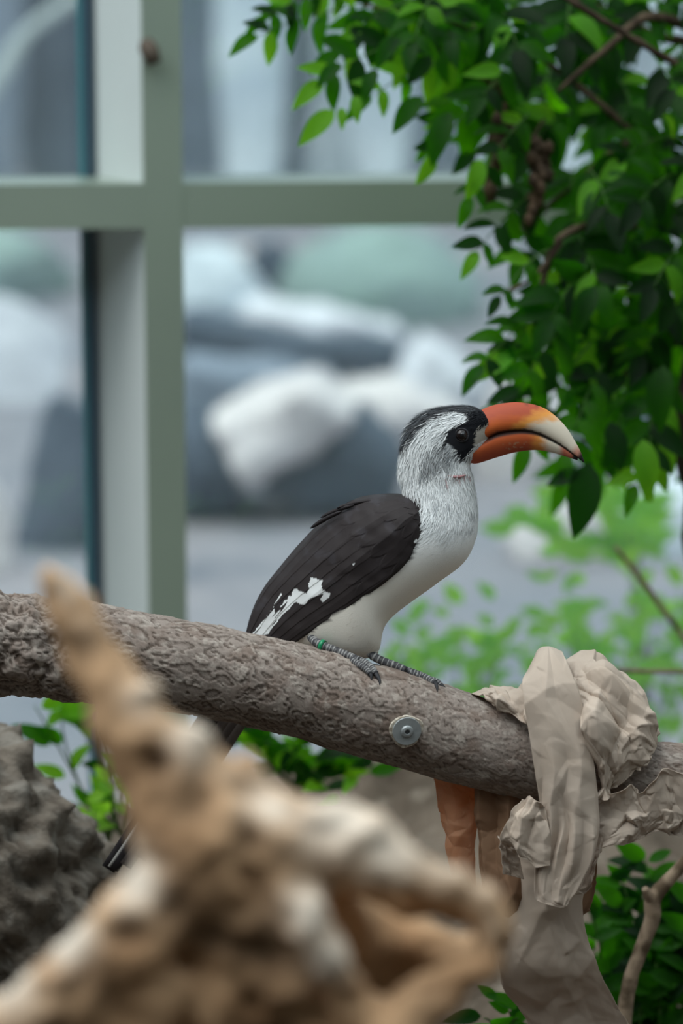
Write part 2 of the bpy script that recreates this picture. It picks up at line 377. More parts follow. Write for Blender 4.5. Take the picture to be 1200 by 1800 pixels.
# ------------------------------------------------------------------ the perch log
BR = np.array([(-160, 1112, 95), (0, 1130, 92), (90, 1140, 90), (200, 1153, 86), (330, 1174, 83), (430, 1193, 82), (520, 1213, 82), (600, 1236, 83),
               (690, 1260, 84), (770, 1285, 82), (850, 1310, 79), (930, 1333, 74), (1010, 1350, 68), (1090, 1361, 63), (1200, 1366, 61), (1340, 1364, 60)], float)
NS, NR = 760, 260
bc = cr(BR, NS)
tg = np.gradient(bc[:, :2], axis=0); tg /= np.linalg.norm(tg, axis=1)[:, None]
nm = np.stack([tg[:, 1], -tg[:, 0]], 1)            # points up in the image (y down)
al = np.cumsum(np.r_[0, np.linalg.norm(np.diff(bc[:, :2], axis=0), axis=1)])
th = np.linspace(0, 2*np.pi, NR, endpoint=False)
def log_disp(s, t, x):
    rr = 84.
    c = np.stack([s/rr*1.0, np.cos(t), np.sin(t)], -1)*rr
    wp = c+np.stack([perlin(c/34, 5), perlin(c/34, 6), perlin(c/34, 7)], -1)*8
    f1, f2, idv = worley(wp/np.array([34., 17., 17.]), 4)
    rough = .5+.5*(1-sst(560, 900, x)) + .4*(1-sst(0, 240, x))
    h = fbm(wp/np.array([64., 30., 30.]), 4, 15, .5)*2.3
    fl_ = np.floor(h); fr_ = h-fl_
    terr = fl_+sst(.93, 1.0, fr_)-.30*fr_                    # thin plates that curl up at their edges
    h2 = fbm(wp/np.array([24., 13., 13.])+4, 3, 25)*1.6
    terr2 = np.floor(h2)+sst(.85, 1.0, h2-np.floor(h2))-.3*(h2-np.floor(h2))
    mask = sst(-.15, .3, perlin(c/np.array([70., 44, 44]), 21)+.05)
    d = terr*2.4+terr2*1.3*mask-.5*(1-sst(.02, .08, f2-f1))*mask+(idv-.5)*.8*mask
    d += fbm(c/70, 3, 41)*4.0+perlin(c/4., 51)*.55*sst(.0, .4, perlin(c/20, 53)+.15)+perlin(c/9., 52)*.5*mask
    bump = fbm(c/48+3, 3, 61)*14*(1-sst(60, 260, x))
    return d*rough*.62+bump
S_, T_ = np.meshgrid(al, th, indexing='ij'); X_ = np.repeat(bc[:, :1], NR, 1)
dl = log_disp(S_.ravel(), T_.ravel(), X_.ravel()).reshape(NS, NR)
Rr = bc[:, 2:3]+dl
cxy = bc[:, None, :2]+nm[:, None, :]*(Rr*np.cos(th)[None, :])[..., None]
qz = -Rr*np.sin(th)[None, :]
LV = Bn(np.concatenate([cxy, qz[..., None]], -1).reshape(-1, 3))
cd = dl.ravel(); cl = np.stack([S_.ravel()/84, np.cos(T_.ravel()), np.sin(T_.ravel())], -1)
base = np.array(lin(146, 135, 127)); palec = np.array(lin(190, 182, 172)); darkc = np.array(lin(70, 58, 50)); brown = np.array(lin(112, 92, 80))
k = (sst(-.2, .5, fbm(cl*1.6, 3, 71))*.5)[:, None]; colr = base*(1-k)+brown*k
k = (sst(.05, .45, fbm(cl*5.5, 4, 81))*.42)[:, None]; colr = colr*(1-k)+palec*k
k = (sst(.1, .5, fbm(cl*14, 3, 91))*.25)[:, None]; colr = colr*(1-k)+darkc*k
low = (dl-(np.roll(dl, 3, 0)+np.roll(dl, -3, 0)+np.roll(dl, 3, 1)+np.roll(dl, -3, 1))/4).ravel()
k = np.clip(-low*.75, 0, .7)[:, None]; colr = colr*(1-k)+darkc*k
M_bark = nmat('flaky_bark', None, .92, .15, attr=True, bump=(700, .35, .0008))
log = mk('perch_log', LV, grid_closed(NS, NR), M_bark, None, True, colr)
tag(log, 'thick grey-brown log with flaky bark that the bird perches on', 'log')

def log_q(px, py):                                 # depth (px units) of the log's near surface
    d = np.hypot(bc[:, 0]-px, bc[:, 1]-py); i = int(np.argmin(d)); r = bc[i, 2]
    v = np.dot(np.array([px, py])-bc[i, :2], nm[i])
    return -math.sqrt(max(r*r-v*v, 0))

# ------------------------------------------------------------------ washer and screw on the log
M_zinc = nmat('zinc_steel', lin(168, 174, 176), .38, .5, Metallic=.25, noise=[(90, lin(140, 146, 148), .45, .7)])
M_zincd = nmat('dark_steel', lin(90, 94, 98), .45, .5, Metallic=.7)
wc = np.array([714., 1284.]); wq = log_q(*wc)-2
i0 = int(np.argmin(np.hypot(bc[:, 0]-wc[0], bc[:, 1]-wc[1]))); vv = np.dot(wc-bc[i0, :2], nm[i0])/bc[i0, 2]
pa = Bn([[wc[0], wc[1], wq]])[0]
ex = Bn([[wc[0]+tg[i0, 0], wc[1]+tg[i0, 1], wq+.25]])[0]-pa; ex /= np.linalg.norm(ex)
nrm = Bn([[wc[0]+nm[i0, 0]*(vv-.05), wc[1]+nm[i0, 1]*(vv-.05), wq-math.sqrt(1-vv*vv)]])[0]-pa
nrm = nrm-Vector(ex).dot(Vector(nrm))*ex; nrm /= np.linalg.norm(nrm); ey = np.cross(nrm, ex)
wash = thing('fender_washer', Vector(pa), 'round zinc washer with a screw driven into the log', 'washer')
def disc_loft(name, prof, n, mat, par, jit=None):  # prof: (radius mm, height mm) list
    a = np.linspace(0, 2*np.pi, n, endpoint=False); V = []
    for r, h in prof:
        for k in range(n):
            rr = r*(1+(jit[k] if jit is not None else 0))
            V.append(pa+ex*rr*.001*math.cos(a[k])+ey*rr*.001*math.sin(a[k])+nrm*h*.001)
    return mk(name, np.array(V), grid_closed(len(prof), n), mat, par, smooth=False)
rj = np.random.RandomState(4); jit = np.interp(np.arange(40), [0, 5, 9, 14, 20, 26, 31, 36, 39], [.0, .1, -.06, -.04, .08, -.06, .1, .02, 0])+rj.uniform(-.02, .02, 40)
disc_loft('torn_bark_rim', [(13.6, -3), (14.6, 0), (13.8, 1.2), (11.5, 1.3)], 40, nmat('torn_bark', lin(206, 198, 184), .9, noise=[(300, lin(160, 148, 132), .45, .6)]), wash, jit)
disc_loft('washer_disc', [(3, 1.4), (12.2, 1.4), (12.6, 1.7), (12.6, 2.5), (12.3, 2.8), (4.5, 2.8), (3, 2.4)], 48, M_zinc, wash)
sh = disc_loft('screw_head', [(3.0, 2.0), (5.4, 2.7), (5.6, 3.4), (4.6, 4.6), (3.0, 5.1), (2.2, 5.0), (1.9, 4.2)], 28, M_zinc, wash)
disc_loft('screw_recess', [(1.95, 4.0), (1.9, 4.35), (.9, 4.3)], 12, M_zincd, sh)

# ------------------------------------------------------------------ the hornbill
ZH = lambda pts: [(660+x/3, 680+y/3) for x, y in pts]
ZW = lambda pts: [(400+x/2.609, 850+y/2.609) for x, y in pts]
def bz(x):
    return np.interp(x, [180, 340, 430, 500, 560, 620, 700, 840, 1030], [150, 140, 112, 84, 52, 26, 8, -2, -18])
SEC = np.array([                     # upper x,y  lower x,y  half width
    (446, 1122, 490, 1160, 12), (464, 1062, 540, 1142, 32), (496, 1002, 604, 1158, 50), (540, 950, 661, 1150, 62),
    (590, 909, 682, 1092, 69), (642, 884, 762, 1030, 72), (690, 876, 814, 990, 66), (708, 870, 836, 948, 60),
    (706, 852, 840, 908, 53), (702, 828, 836, 868, 48), (704, 800, 830, 838, 48), (711, 766, 826, 817, 48),
    (727, 740, 836, 802, 46), (754, 723, 851, 787, 43), (790, 715, 862, 768, 38), (826, 714, 867, 752, 30), (850, 722, 868, 740, 14)], float)
NB, NT = 120, 96
sec = cr(SEC, NB); tb = np.linspace(0, 2*np.pi, NT, endpoint=False)
cc = (sec[:, 0:2]+sec[:, 2:4])/2; aa = (sec[:, 0:2]-sec[:, 2:4])/2
G = np.zeros((NB, NT, 3))
G[..., :2] = cc[:, None, :]+aa[:, None, :]*np.cos(tb)[None, :, None]
G[..., 2] = bz(G[..., 0])-sec[:, 4:5]*np.sign(np.sin(tb))[None, :]*np.abs(np.sin(tb))[None, :]**.92
WHITE = np.array(lin(238, 242, 243)); CREAM = np.array(lin(234, 230, 220)); BLK = np.array(lin(38, 40, 45)); GREY = np.array(lin(112, 120, 128)); DARK = np.array(lin(50, 45, 46))
P_eye = ZH([(362, 292), (374, 246), (420, 205), (470, 190), (500, 165), (505, 135), (565, 118), (630, 165), (618, 205), (550, 228), (528, 300), (508, 335), (478, 388), (445, 372), (410, 320)])
P_skin = ZH([(532, 228), (645, 170), (650, 215), (600, 268), (515, 312)])
P_crown = ZH([(120, 330), (140, 260), (180, 195), (240, 140), (330, 100), (430, 82), (530, 92), (585, 120), (560, 165), (505, 150), (430, 128), (330, 165), (250, 215), (190, 270), (150, 310)])
P_ear = ZH([(225, 430), (262, 345), (335, 292), (405, 312), (435, 372), (385, 402), (310, 432), (245, 480)])
P_pink = ZH([(368, 452), (430, 458), (480, 455), (496, 474), (430, 490), (372, 486)])
P_wing = [(728, 869), (738, 880), (743, 915), (738, 945), (718, 985), (680, 1020), (640, 1048), (600, 1076), (560, 1100), (530, 1120), (505, 1132), (455, 1160), (430, 1112), (437, 1088), (448, 1058), (465, 1028), (490, 996), (520, 960), (555, 923), (590, 893), (630, 872), (670, 866), (705, 865)]
def birdcol(x, y, jit=0.0, rs=None):
    x = np.asarray(x, float); y = np.asarray(y, float); n = len(x)
    if jit: x = x+rs.normal(size=n)*jit; y = y+rs.normal(size=n)*jit
    p = np.stack([x/14, y/14, np.zeros(n)], 1)
    t = sst(930, 1040, y)[:, None]; c = WHITE*(1-t)+CREAM*t
    k = (sst(.1, .55, fbm(p*.8, 3, 5))*sst(850, 880, y)*(1-sst(915, 960, y))*.55)[:, None]; c = c*(1-k)+GREY*k
    k = (inpoly(x, y, P_ear)*np.clip(.55+perlin(np.stack([(x+y)/5, (x-y)/18, x*0], 1), 9)*1.1, 0, .95))[:, None]; c = c*(1-k)+GREY*.55*k
    k = (sst(.12, .4, perlin(np.stack([(x-y*.3)/6, (x*.3+y)/26, x*0], 1), 15))*sst(700, 720, x)*(1-sst(790, 830, x))*(1-sst(840, 870, y))*.4)[:, None]; c = c*(1-k)+GREY*k
    k = inpoly(x, y, P_crown)[:, None]*.95; c = c*(1-k)+BLK*1.1*k; k = k*(sst(.0, .5, perlin(np.stack([(x*.7+y)/5, (x-y*.7)/22, x*0], 1), 29))*.55)[:, None]; c = c*(1-k)+GREY*.8*k
    k = inpoly(x, y, P_eye)[:, None]*1.; c = c*(1-k)+BLK*.75*k
    k = inpoly(x, y, P_skin)[:, None]*1.; c = c*(1-k)+np.array(lin(178, 174, 164))*k
    k = inpoly(x, y, P_pink)[:, None]*.85; c = c*(1-k)+np.array(lin(178, 120, 122))*k
    k = inpoly(x, y, P_wing)[:, None]*1.; c = c*(1-k)+DARK*k
    return c
gf = G.reshape(-1, 3)
bird = thing('hornbill', Vector(Bn([[640, 1160, 0]])[0]), 'black-and-white hornbill with curved orange bill perched on the log', 'bird')
M_plum = nmat('plumage', None, .85, .15, attr=True, bump=(900, .3, .0006))
body = mk('body', Bn(gf), grid_closed(NB, NT), M_plum, bird, True, birdcol(gf[:, 0], gf[:, 1]))
# loose barbs of the feathers
rs = np.random.RandomState(11); NBARB = 42000
si = rs.uniform(18, NB-4, NBARB); ti = rs.uniform(0, NT, NBARB)
def samp(s, t):
    i = np.clip(np.floor(s).astype(int), 0, NB-2); f = (s-i)[:, None]; t = t % NT; j = np.floor(t).astype(int) % NT; g = (t-np.floor(t))[:, None]; j2 = (j+1) % NT
    return (G[i, j]*(1-f)+G[i+1, j]*f)*(1-g)+(G[i, j2]*(1-f)+G[i+1, j2]*f)*g
p0 = samp(si, ti); fl = samp(si-.6, ti)-p0; fl /= np.linalg.norm(fl, axis=1)[:, None]+1e-9
sd = samp(si, ti+.5)-p0; sd /= np.linalg.norm(sd, axis=1)[:, None]+1e-9
no = np.cross(fl, sd); no /= np.linalg.norm(no, axis=1)[:, None]+1e-9
cen = np.concatenate([cc, bz(cc[:, :1])], 1)[np.clip(si.astype(int), 0, NB-1)]
no *= np.sign(np.sum(no*(p0-cen), 1))[:, None]
ok = ~inpoly(p0[:, 0], p0[:, 1], P_wing) & ~inpoly(p0[:, 0], p0[:, 1], P_skin)
eye_m = inpoly(p0[:, 0], p0[:, 1], P_eye) & (np.hypot(p0[:, 0]-811, p0[:, 1]-765) < 26)
ok &= ~eye_m & ~inpoly(p0[:, 0], p0[:, 1], P_pink) & (p0[:, 0] < 862)
neck = sst(960, 900, p0[:, 1]) if False else 1-sst(880, 990, p0[:, 1])
L = (9+9*neck)*rs.uniform(.5, 1.7, NBARB)*np.clip((880-p0[:, 0])/90, .35, 1)
lift = (.05+.16*neck)*rs.uniform(.2, 1.6, NBARB)
jv = rs.normal(size=(NBARB, 1))*(.10+.16*neck)[:, None]
dr = fl+sd*jv+no*lift[:, None]; w = (.55+.35*rs.rand(NBARB))[:, None]
a0 = p0-no*.6; m1 = a0+dr*L[:, None]*.55; e1 = m1+(dr-no*lift[:, None]*.9)*L[:, None]*.5
bv = np.stack([a0-sd*w, a0+sd*w, m1-sd*w*.8, m1+sd*w*.8, e1], 1)[ok]
bcol = birdcol(p0[ok, 0]+dr[ok, 0]*3, p0[ok, 1]+dr[ok, 1]*3, 2.0, rs)*rs.uniform(.86, 1.06, (ok.sum(), 1))
nb = len(bv); ix = np.arange(nb)[:, None]*5
BF = np.concatenate([ix+np.array([0, 1, 3]), ix+np.array([0, 3, 2]), ix+np.array([2, 3, 4])], 0)
o = mk('down_feathers', Bn(bv.reshape(-1, 3)), BF, M_plum, bird, True, np.repeat(bcol, 5, 0)); o['kind'] = 'stuff'

# wings
WS = np.array([(733, 888, 736, 898, 54), (722, 872, 742, 920, 66), (704, 868, 742, 930, 72), (672, 868, 739, 945, 78), (632, 874, 719, 985, 82), (592, 894, 682, 1020, 80), (556, 924, 642, 1049, 75),
               (521, 961, 602, 1077, 66), (491, 997, 562, 1101, 55), (466, 1029, 532, 1121, 43), (449, 1059, 508, 1138, 32), (438, 1088, 486, 1150, 22), (432, 1112, 452, 1160, 12)], float)
P_w1 = ZW([(375, 430), (435, 445), (425, 480), (437, 487), (432, 505), (402, 515), (380, 532), (345, 556), (315, 547), (288, 520), (303, 480), (330, 490), (360, 506), (372, 485)])
P_w1b = ZW([(440, 485), (470, 505), (464, 526), (438, 547), (427, 530), (432, 505)])
P_w2 = ZW([(283, 512), (315, 542), (262, 592), (218, 648), (172, 700), (110, 690), (160, 632), (196, 588), (210, 560), (218, 600), (245, 560)])
P_w3 = ZW([(245, 500), (250, 508), (222, 545), (214, 552)])
def wing(far):
    nw, nt2 = 260, 170
    ws = cr(WS, nw); t = np.linspace(0, 1, nt2)
    U = ws[:, None, 0:2]; Lw = ws[:, None, 2:4]
    XY = U*(1-t[None, :, None])+Lw*t[None, :, None]
    prof = np.interp(t, [0, .05, .15, .35, .6, .85, .97, 1.0], [.02, .30, .56, .86, 1.0, .95, .88, .80])
    q = ws[:, 4:5]*prof[None, :]
    sg = np.linspace(0, 1, nw)[:, None]; tt = np.repeat(t[None, :], nw, 0); sgg = np.repeat(sg, nt2, 1)
    # feather vanes: long flight feathers below, scale-like coverts above
    u = tt*7+sgg*.8; fr = u-np.floor(u)
    step = (fr**1.5)*1.0*sst(.35, .55, sgg)
    rowid = np.floor(sgg*9+.35*tt); cu = tt*6+.5*(rowid % 2); cf = np.abs(cu-np.floor(cu)-.5)*2
    sf = (sgg*9+.35*tt+cf*cf*.35); sf = sf-np.floor(sf)
    step2 = sf*.9*(1-sst(.45, .62, sgg))*sst(.0, .08, sgg)
    q = q+step+step2+fbm(np.stack([XY[..., 0]/40, XY[..., 1]/40, XY[..., 0]*0], -1).reshape(-1, 3), 2, 3).reshape(nw, nt2)*3
    sgn = 1 if far else -1
    Q = bz(XY[..., 0])+sgn*q
    A = np.concatenate([XY, Q[..., None]], -1)
    Bk = A.copy(); Bk[..., 2] -= sgn*3.0
    V = np.concatenate([A.reshape(-1, 3), Bk.reshape(-1, 3)], 0); n1 = nw*nt2
    F1 = gridF(nw, nt2); F2 = F1[:, ::-1]+n1
    def strip(idx): idx = np.array(idx); return np.stack([idx[:-1], idx[1:], idx[1:]+n1, idx[:-1]+n1], 1)
    F = np.concatenate([F1, F2, strip(np.arange(nt2)), strip(np.arange(nt2)+(nw-1)*nt2), strip(np.arange(nw)*nt2), strip(np.arange(nw)*nt2+nt2-1)], 0)
    x, y = XY[..., 0].ravel(), XY[..., 1].ravel()
    c = np.repeat(np.array(lin(46, 41, 42))[None], len(x), 0)
    k = (sst(.35, .6, sgg)*.25+fr*.12).ravel()[:, None]; c = c*(1-k)+np.array(lin(66, 61, 61))*k
    k = (sst(.1, .6, fbm(np.stack([x/26, y/26, x*0], 1), 3, 77))*.35*(1-sst(.5, .9, tt.ravel())))[:, None]; c = c*(1-k)+np.array(lin(70, 68, 74))*k
    jx = x+perlin(np.stack([x/7, y/7, x*0], 1), 33)*3; jy = y+perlin(np.stack([x/7, y/7, x*0+5], 1), 34)*3
    wm = inpoly(jx, jy, P_w1) | inpoly(jx, jy, P_w1b) | inpoly(x, y, P_w3)
    streak = perlin(np.stack([(x+y*.9)/5.5, (x-y)/60, x*0], 1), 35) > -.22
    wm |= inpoly(jx, jy, P_w2) & streak
    wm |= (np.hypot(x-731, y-951) < 3.6) & (np.abs((x-731)+(y-951)) < 3.2)
    wm |= np.hypot(x-621, y-992) < 2.2
    if far: wm[:] = False
    c[wm] = WHITE*.95
    c = np.concatenate([c, c], 0)
    return mk('wing', Bn(V), F, M_feather, bird, True, c)
M_feather = nmat('feather_vane', None, .62, .18, attr=True)
wing(True); wing(False)
# loose back feathers standing proud of the outline
def feather(name, p, q_, w_, mat, par, col, bend=0, nl=14, cols2=None, tip=.12):
    p = np.array(p, float); q_ = np.array(q_, float); t = np.linspace(0, 1, nl)
    ax = q_-p; pr = np.array([-ax[1], ax[0], 0]); pr /= np.linalg.norm(pr)
    wd = w_*np.interp(t, [0, .12, .6, .9, 1], [.35, .8, 1, max(.75, tip), tip])
    V = []; cs = []
    for k in range(nl):
        c0 = p+ax*t[k]+pr*bend*math.sin(math.pi*t[k])
        for j, (s, h) in enumerate(((-1, 1.2), (-.5, 0), (0, -1.4), (.5, 0), (1, 1.2))):
            V.append(c0+pr*s*wd[k]+np.array([0, 0, h])); cs.append(col if cols2 is None else cols2[j])
    o = mk(name, Bn(V), gridF(nl, 5), mat, par, True, cs)
    md = o.modifiers.new('thick', 'SOLIDIFY'); md.thickness = .0006
    return o
dk = lin(48, 44, 46); br_ = lin(96, 88, 86)
for a, b, w_ in (((622, 888, -12), (563, 910, 20), 4), ((600, 899, -12), (545, 929, 30), 4), ((654, 880, -14), (592, 893, 2), 4)):
    feather('scapular_feather', a, b, w_, M_feather, bird, dk, 2)
# long tail passing behind the log
wt = lin(200, 198, 192); gy = lin(120, 112, 108)
tails = [((448, 1118, 112), (190, 1528, 170), 15, [dk]*5), ((462, 1126, 114), (198, 1528, 166), 12, [dk, dk, dk, dk, wt]), ((474, 1134, 116), (220, 1522, 163), 14, [gy, gy, br_, br_, br_]),
         ((488, 1142, 118), (246, 1508, 160), 14, [br_, br_, br_, gy, gy]), ((500, 1148, 120), (268, 1492, 157), 13, [gy, gy, gy, gy, wt])]
for a, b, w_, c2 in tails:
    tf = feather('tail_feather', a, b, w_, M_feather, bird, None, -4, 24, c2, .85)
# eye
eq = gf[(np.hypot(gf[:, 0]-811, gf[:, 1]-765) < 6) & (gf[:, 2] < bz(811))][:, 2].min()
def ball(name, c, r, mat, par, sub=3, sc=(1, 1, 1)):
    V, F = ico(sub); return mk(name, Bn(V*np.array(sc)*r+np.array(c)), F, mat, par)
M_eye = nmat('eye_iris', lin(26, 18, 16), .08, .4); M_pupil = nmat('eye_pupil', (.004, .004, .005), .03, .7)
ey_ = ball('eye', (811, 765, eq+5), 11.5, M_eye, bird, 4)
ball('pupil', (812, 765, eq-2), 6.6, M_pupil, ey_, 3, (1, 1, .75))
M_lid = nmat('eyelid', lin(44, 44, 48), .6)
a = np.linspace(0, 2*np.pi, 40)
lid = tubeV(Bn(np.stack([811+11.6*np.cos(a), 765+11.2*np.sin(a), np.full(40, eq+1.5)], 1)), np.full(40, 1.9*MPP), 60, 8)
mk('eyelid', lid, grid_closed(60, 8), M_lid, ey_)
# bill
UB = np.array([(846, 720, 838, 782, 27), (858, 715, 852, 774, 27), (877, 710, 874, 765, 26), (905, 707, 900, 760.5, 24), (933, 710, 922, 760, 22), (957, 718, 945, 765, 19), (979, 734, 965, 774, 16), (997, 754, 984, 784, 12.5), (1011, 777, 1002, 796, 8.5), (1020, 794, 1015, 805, 5), (1027, 812, 1025, 813, 1)], float)
LB = np.array([(834, 782, 819, 811, 22), (846, 776, 836, 815, 23), (872, 760, 864, 807, 21.5), (900, 754.5, 893, 798, 19), (923, 754, 918, 793, 17), (946, 759, 943, 791, 14), (967, 769.5, 966, 794.5, 11.5), (986, 781, 989, 801, 8), (1003, 795, 1006, 806.5, 4.5), (1015, 804, 1015, 809, 1.5)], float)
def bill(name, T, low):
    n, m = 110, 64; s = cr(T, n); a = np.linspace(0, 2*np.pi, m, endpoint=False)
    c_ = (s[:, :2]+s[:, 2:4])/2; h = (s[:, :2]-s[:, 2:4])/2
    X = np.zeros((n, m, 3)); X[..., :2] = c_[:, None]+h[:, None]*np.cos(a)[None, :, None]
    sn = np.sin(a); prof = np.sign(sn)*np.abs(sn)**.8
    prof = prof*(1-.28*np.cos(a)*(1 if not low else -1)*1.0)       # narrow ridge, wide cutting edge
    X[..., 2] = bz(X[..., 0])-s[:, 4:5]*prof[None, :]
    v = np.repeat(((1-np.cos(a))/2)[None, :], n, 0).ravel(); x = X[..., 0].ravel(); y = X[..., 1].ravel()
    nz = fbm(np.stack([x/16, y/7, x*0], 1), 3, 7)*.12
    RED = np.array(lin(170, 80, 56)); ORG = np.array(lin(198, 100, 52)); YEL = np.array(lin(222, 152, 74)); CRM = np.array(lin(214, 204, 186)); BK = np.array(lin(36, 34, 34)); RT = np.array(lin(176, 84, 56))
    def mix(c, d, k): k = k[:, None]; return c*(1-k)+d*k
    c = np.repeat(RED[None], len(x), 0)
    if not low:
        c = mix(c, ORG, sst(.25, .75, v+nz))
        k = (x-925)/72+(v-.45)*.95+nz
        c = mix(c, YEL, sst(-.15, .22, k)); c = mix(c, CRM, sst(.22, .55, k))
        c = mix(c, RT, sst(1004, 1014, x+(v-.5)*12)*.7)
        c = mix(c, BK, sst(.86, .93, v+np.abs(nz)*.5)*sst(845, 875, x)*.9)
        c = mix(c, BK, sst(1014, 1020, x+(v-.5)*6))
        c = mix(c, np.array(lin(110, 60, 48)), sst(.0, .3, nz*5+.2)*sst(918, 926, x)*(1-sst(940, 950, x))*(1-sst(.0, .14, v))*.9)
    else:
        c = mix(c, ORG, sst(.1, .6, 1-v+nz)*.6)
        c = mix(c, YEL, sst(925, 950, x+nz*60)*.8); c = mix(c, CRM, sst(945, 970, x+nz*60))
        c = mix(c, RT, sst(978, 992, x)*.9)
        c = mix(c, BK, (1-sst(.17, .29, v))*sst(838, 865, x)*.95); c = mix(c, BK, sst(1002, 1009, x))
        c = mix(c, np.array(lin(170, 160, 130)), sst(.25, .5, fbm(np.stack([x/9, y/5, x*0], 1), 2, 17)+.15)*inpoly(x, y, [(878, 780), (925, 776), (928, 786), (880, 792)])*.6)
    return mk(name, Bn(X.reshape(-1, 3)), grid_closed(n, m), M_bill, bird, True, c)
M_bill = nmat('bill_horn', None, .5, .16, attr=True, bump=(160, .12, .001))
bill('lower_bill', LB, True); bill('upper_bill', UB, False)
# bare pink fold at the throat
o = mk('throat_skin', tubeV(Bn([(784, 835, -44), (796, 838, -43.5), (808, 838, -40), (818, 835, -33)]), np.array([1.2, 2.6, 2.4, 1.2])*MPP, 24, 8), grid_closed(24, 8), nmat('pink_skin', lin(176, 132, 134), .8), bird)
# legs
M_leg = nmat('scaly_leg', None, .6, .3, attr=True)
def limb(name, pts, par, scute=6.0, claw=False, q=None):   # rows px, py, r ; depth from the log
    P = [(x, y, (log_q(x, y)-r*.75 if q is None else q[i]), r) for i, (x, y, r) in enumerate(pts)]
    P = np.array(P, float); n, m = 70, 14
    s = cr(P, n); ln = np.cumsum(np.r_[0, np.linalg.norm(np.diff(s[:, :3], axis=0), axis=1)])
    ph = (ln/scute) % 1; r = s[:, 3]*(1+(0 if claw else .10)*np.where(ph < .8, ph/.8, 1-(ph-.8)/.2))
    W3 = Bn(s[:, :3]); T = np.gradient(W3, axis=0); T /= np.linalg.norm(T, axis=1)[:, None]
    a = np.linspace(0, 2*np.pi, m, endpoint=False); N = np.cross(T, [0, 1, .2]); N /= np.linalg.norm(N, axis=1)[:, None]; B_ = np.cross(T, N)
    V = W3[:, None]+(N[:, None]*np.cos(a)[None, :, None]+B_[:, None]*np.sin(a)[None, :, None])*(r*MPP)[:, None, None]
    dkc = np.array(lin(66, 66, 70)); pl = np.array(lin(178, 178, 176))
    k = np.where(ph > .78, .75, .0)[:, None]*np.ones(m)[None]; k = k+sst(.15, .5, fbm(V.reshape(-1, 3)*500, 2, 3)).reshape(n, m)*.35
    if claw: k = k*0
    c = dkc*(1-k[..., None])+pl*k[..., None]
    if claw: c = c*.6
    return mk(name, V.reshape(-1, 3), grid_closed(n, m), M_leg, par, True, c.reshape(-1, 3))
leg1 = limb('leg', [(546, 1119, 7), (554, 1128, 7.4), (570, 1136, 7.2), (590, 1144, 7), (612, 1153, 7), (630, 1161, 7)], bird, 6, q=[34, 8, -8, -14, -22, -30])
limb('toe', [(622, 1158, 6.5), (640, 1165, 6.8), (653, 1174, 5.8), (660, 1184, 5)], leg1, 5)
limb('toe', [(618, 1160, 6), (634, 1170, 6), (645, 1178, 5.2), (650, 1184, 4.6)], leg1, 5)
limb('claw', [(658, 1181, 4.6), (664, 1190, 3.6), (667, 1197, 2.4), (667, 1204, .6)], leg1, 5, True)
limb('claw', [(648, 1181, 4.2), (652, 1188, 3), (652, 1196, .6)], leg1, 5, True)
leg2 = limb('leg', [(640, 1130, 8), (652, 1150, 7.4), (670, 1161, 7), (694, 1170, 7), (712, 1178, 6.6)], bird, 9, q=[16, 2, -4, -9, -14])
limb('toe', [(706, 1176, 6.2), (730, 1184, 6.4), (750, 1192, 6), (764, 1200, 5)], leg2, 6)
limb('toe', [(716, 1180, 5.6), (742, 1190, 5.8), (766, 1198, 5.4), (776, 1206, 4.6)], leg2, 6, q=[-10, -12, -16, -24])
limb('claw', [(762, 1198, 4.4), (767, 1206, 3.2), (768, 1215, .7)], leg2, 5, True)
limb('claw', [(774, 1204, 4), (780, 1209, 3), (782, 1216, .7)], leg2, 5, True, q=[-24, -27, -31])
# white thigh feathers
M_thigh = M_plum
def thigh(pts):
    P = np.array(pts, float); V = tubeV(Bn(P[:, [0, 1, 2]]), P[:, 3]*MPP, 40, 24, .0008, 160, 3)
    o = mk('thigh_feathers', V, grid_closed(40, 24), M_plum, bird, True, np.repeat((CREAM*.98)[None], len(V), 0)); return o
thigh([(628, 1090, 22, 30), (640, 1115, 18, 26), (650, 1136, 12, 17), (656, 1151, 6, 9)])
# ring
rp_ = np.array([566, 1134.5]); a = np.linspace(0, 2*np.pi, 33)
M_ring = nmat('green_plastic', lin(18, 140, 92), .35, .5)
pc = Bn([[566, 1134.5, -6.5]])[0]; tdir = Bn([[590, 1144, -14]])[0]-Bn([[552, 1128, 2]])[0]; tdir /= np.linalg.norm(tdir)
n1 = np.cross(tdir, [0, 0, 1]); n1 /= np.linalg.norm(n1); n2 = np.cross(tdir, n1)
prof = [(8.2, -3.4), (10.2, -3.4), (10.6, 0), (10.2, 3.4), (8.2, 3.4)]
V = np.array([pc+(n1*math.cos(t)+n2*math.sin(t))*r*MPP+tdir*h*MPP for r, h in prof for t in np.linspace(0, 2*np.pi, 32, endpoint=False)])
F = gridF(5, 32, True).tolist()+[[4*32+j, 4*32+(j+1) % 32, (j+1) % 32, j] for j in range(32)]
o = mk('leg_ring', V, F, M_ring, leg1); o['label'] = 'green plastic leg ring'
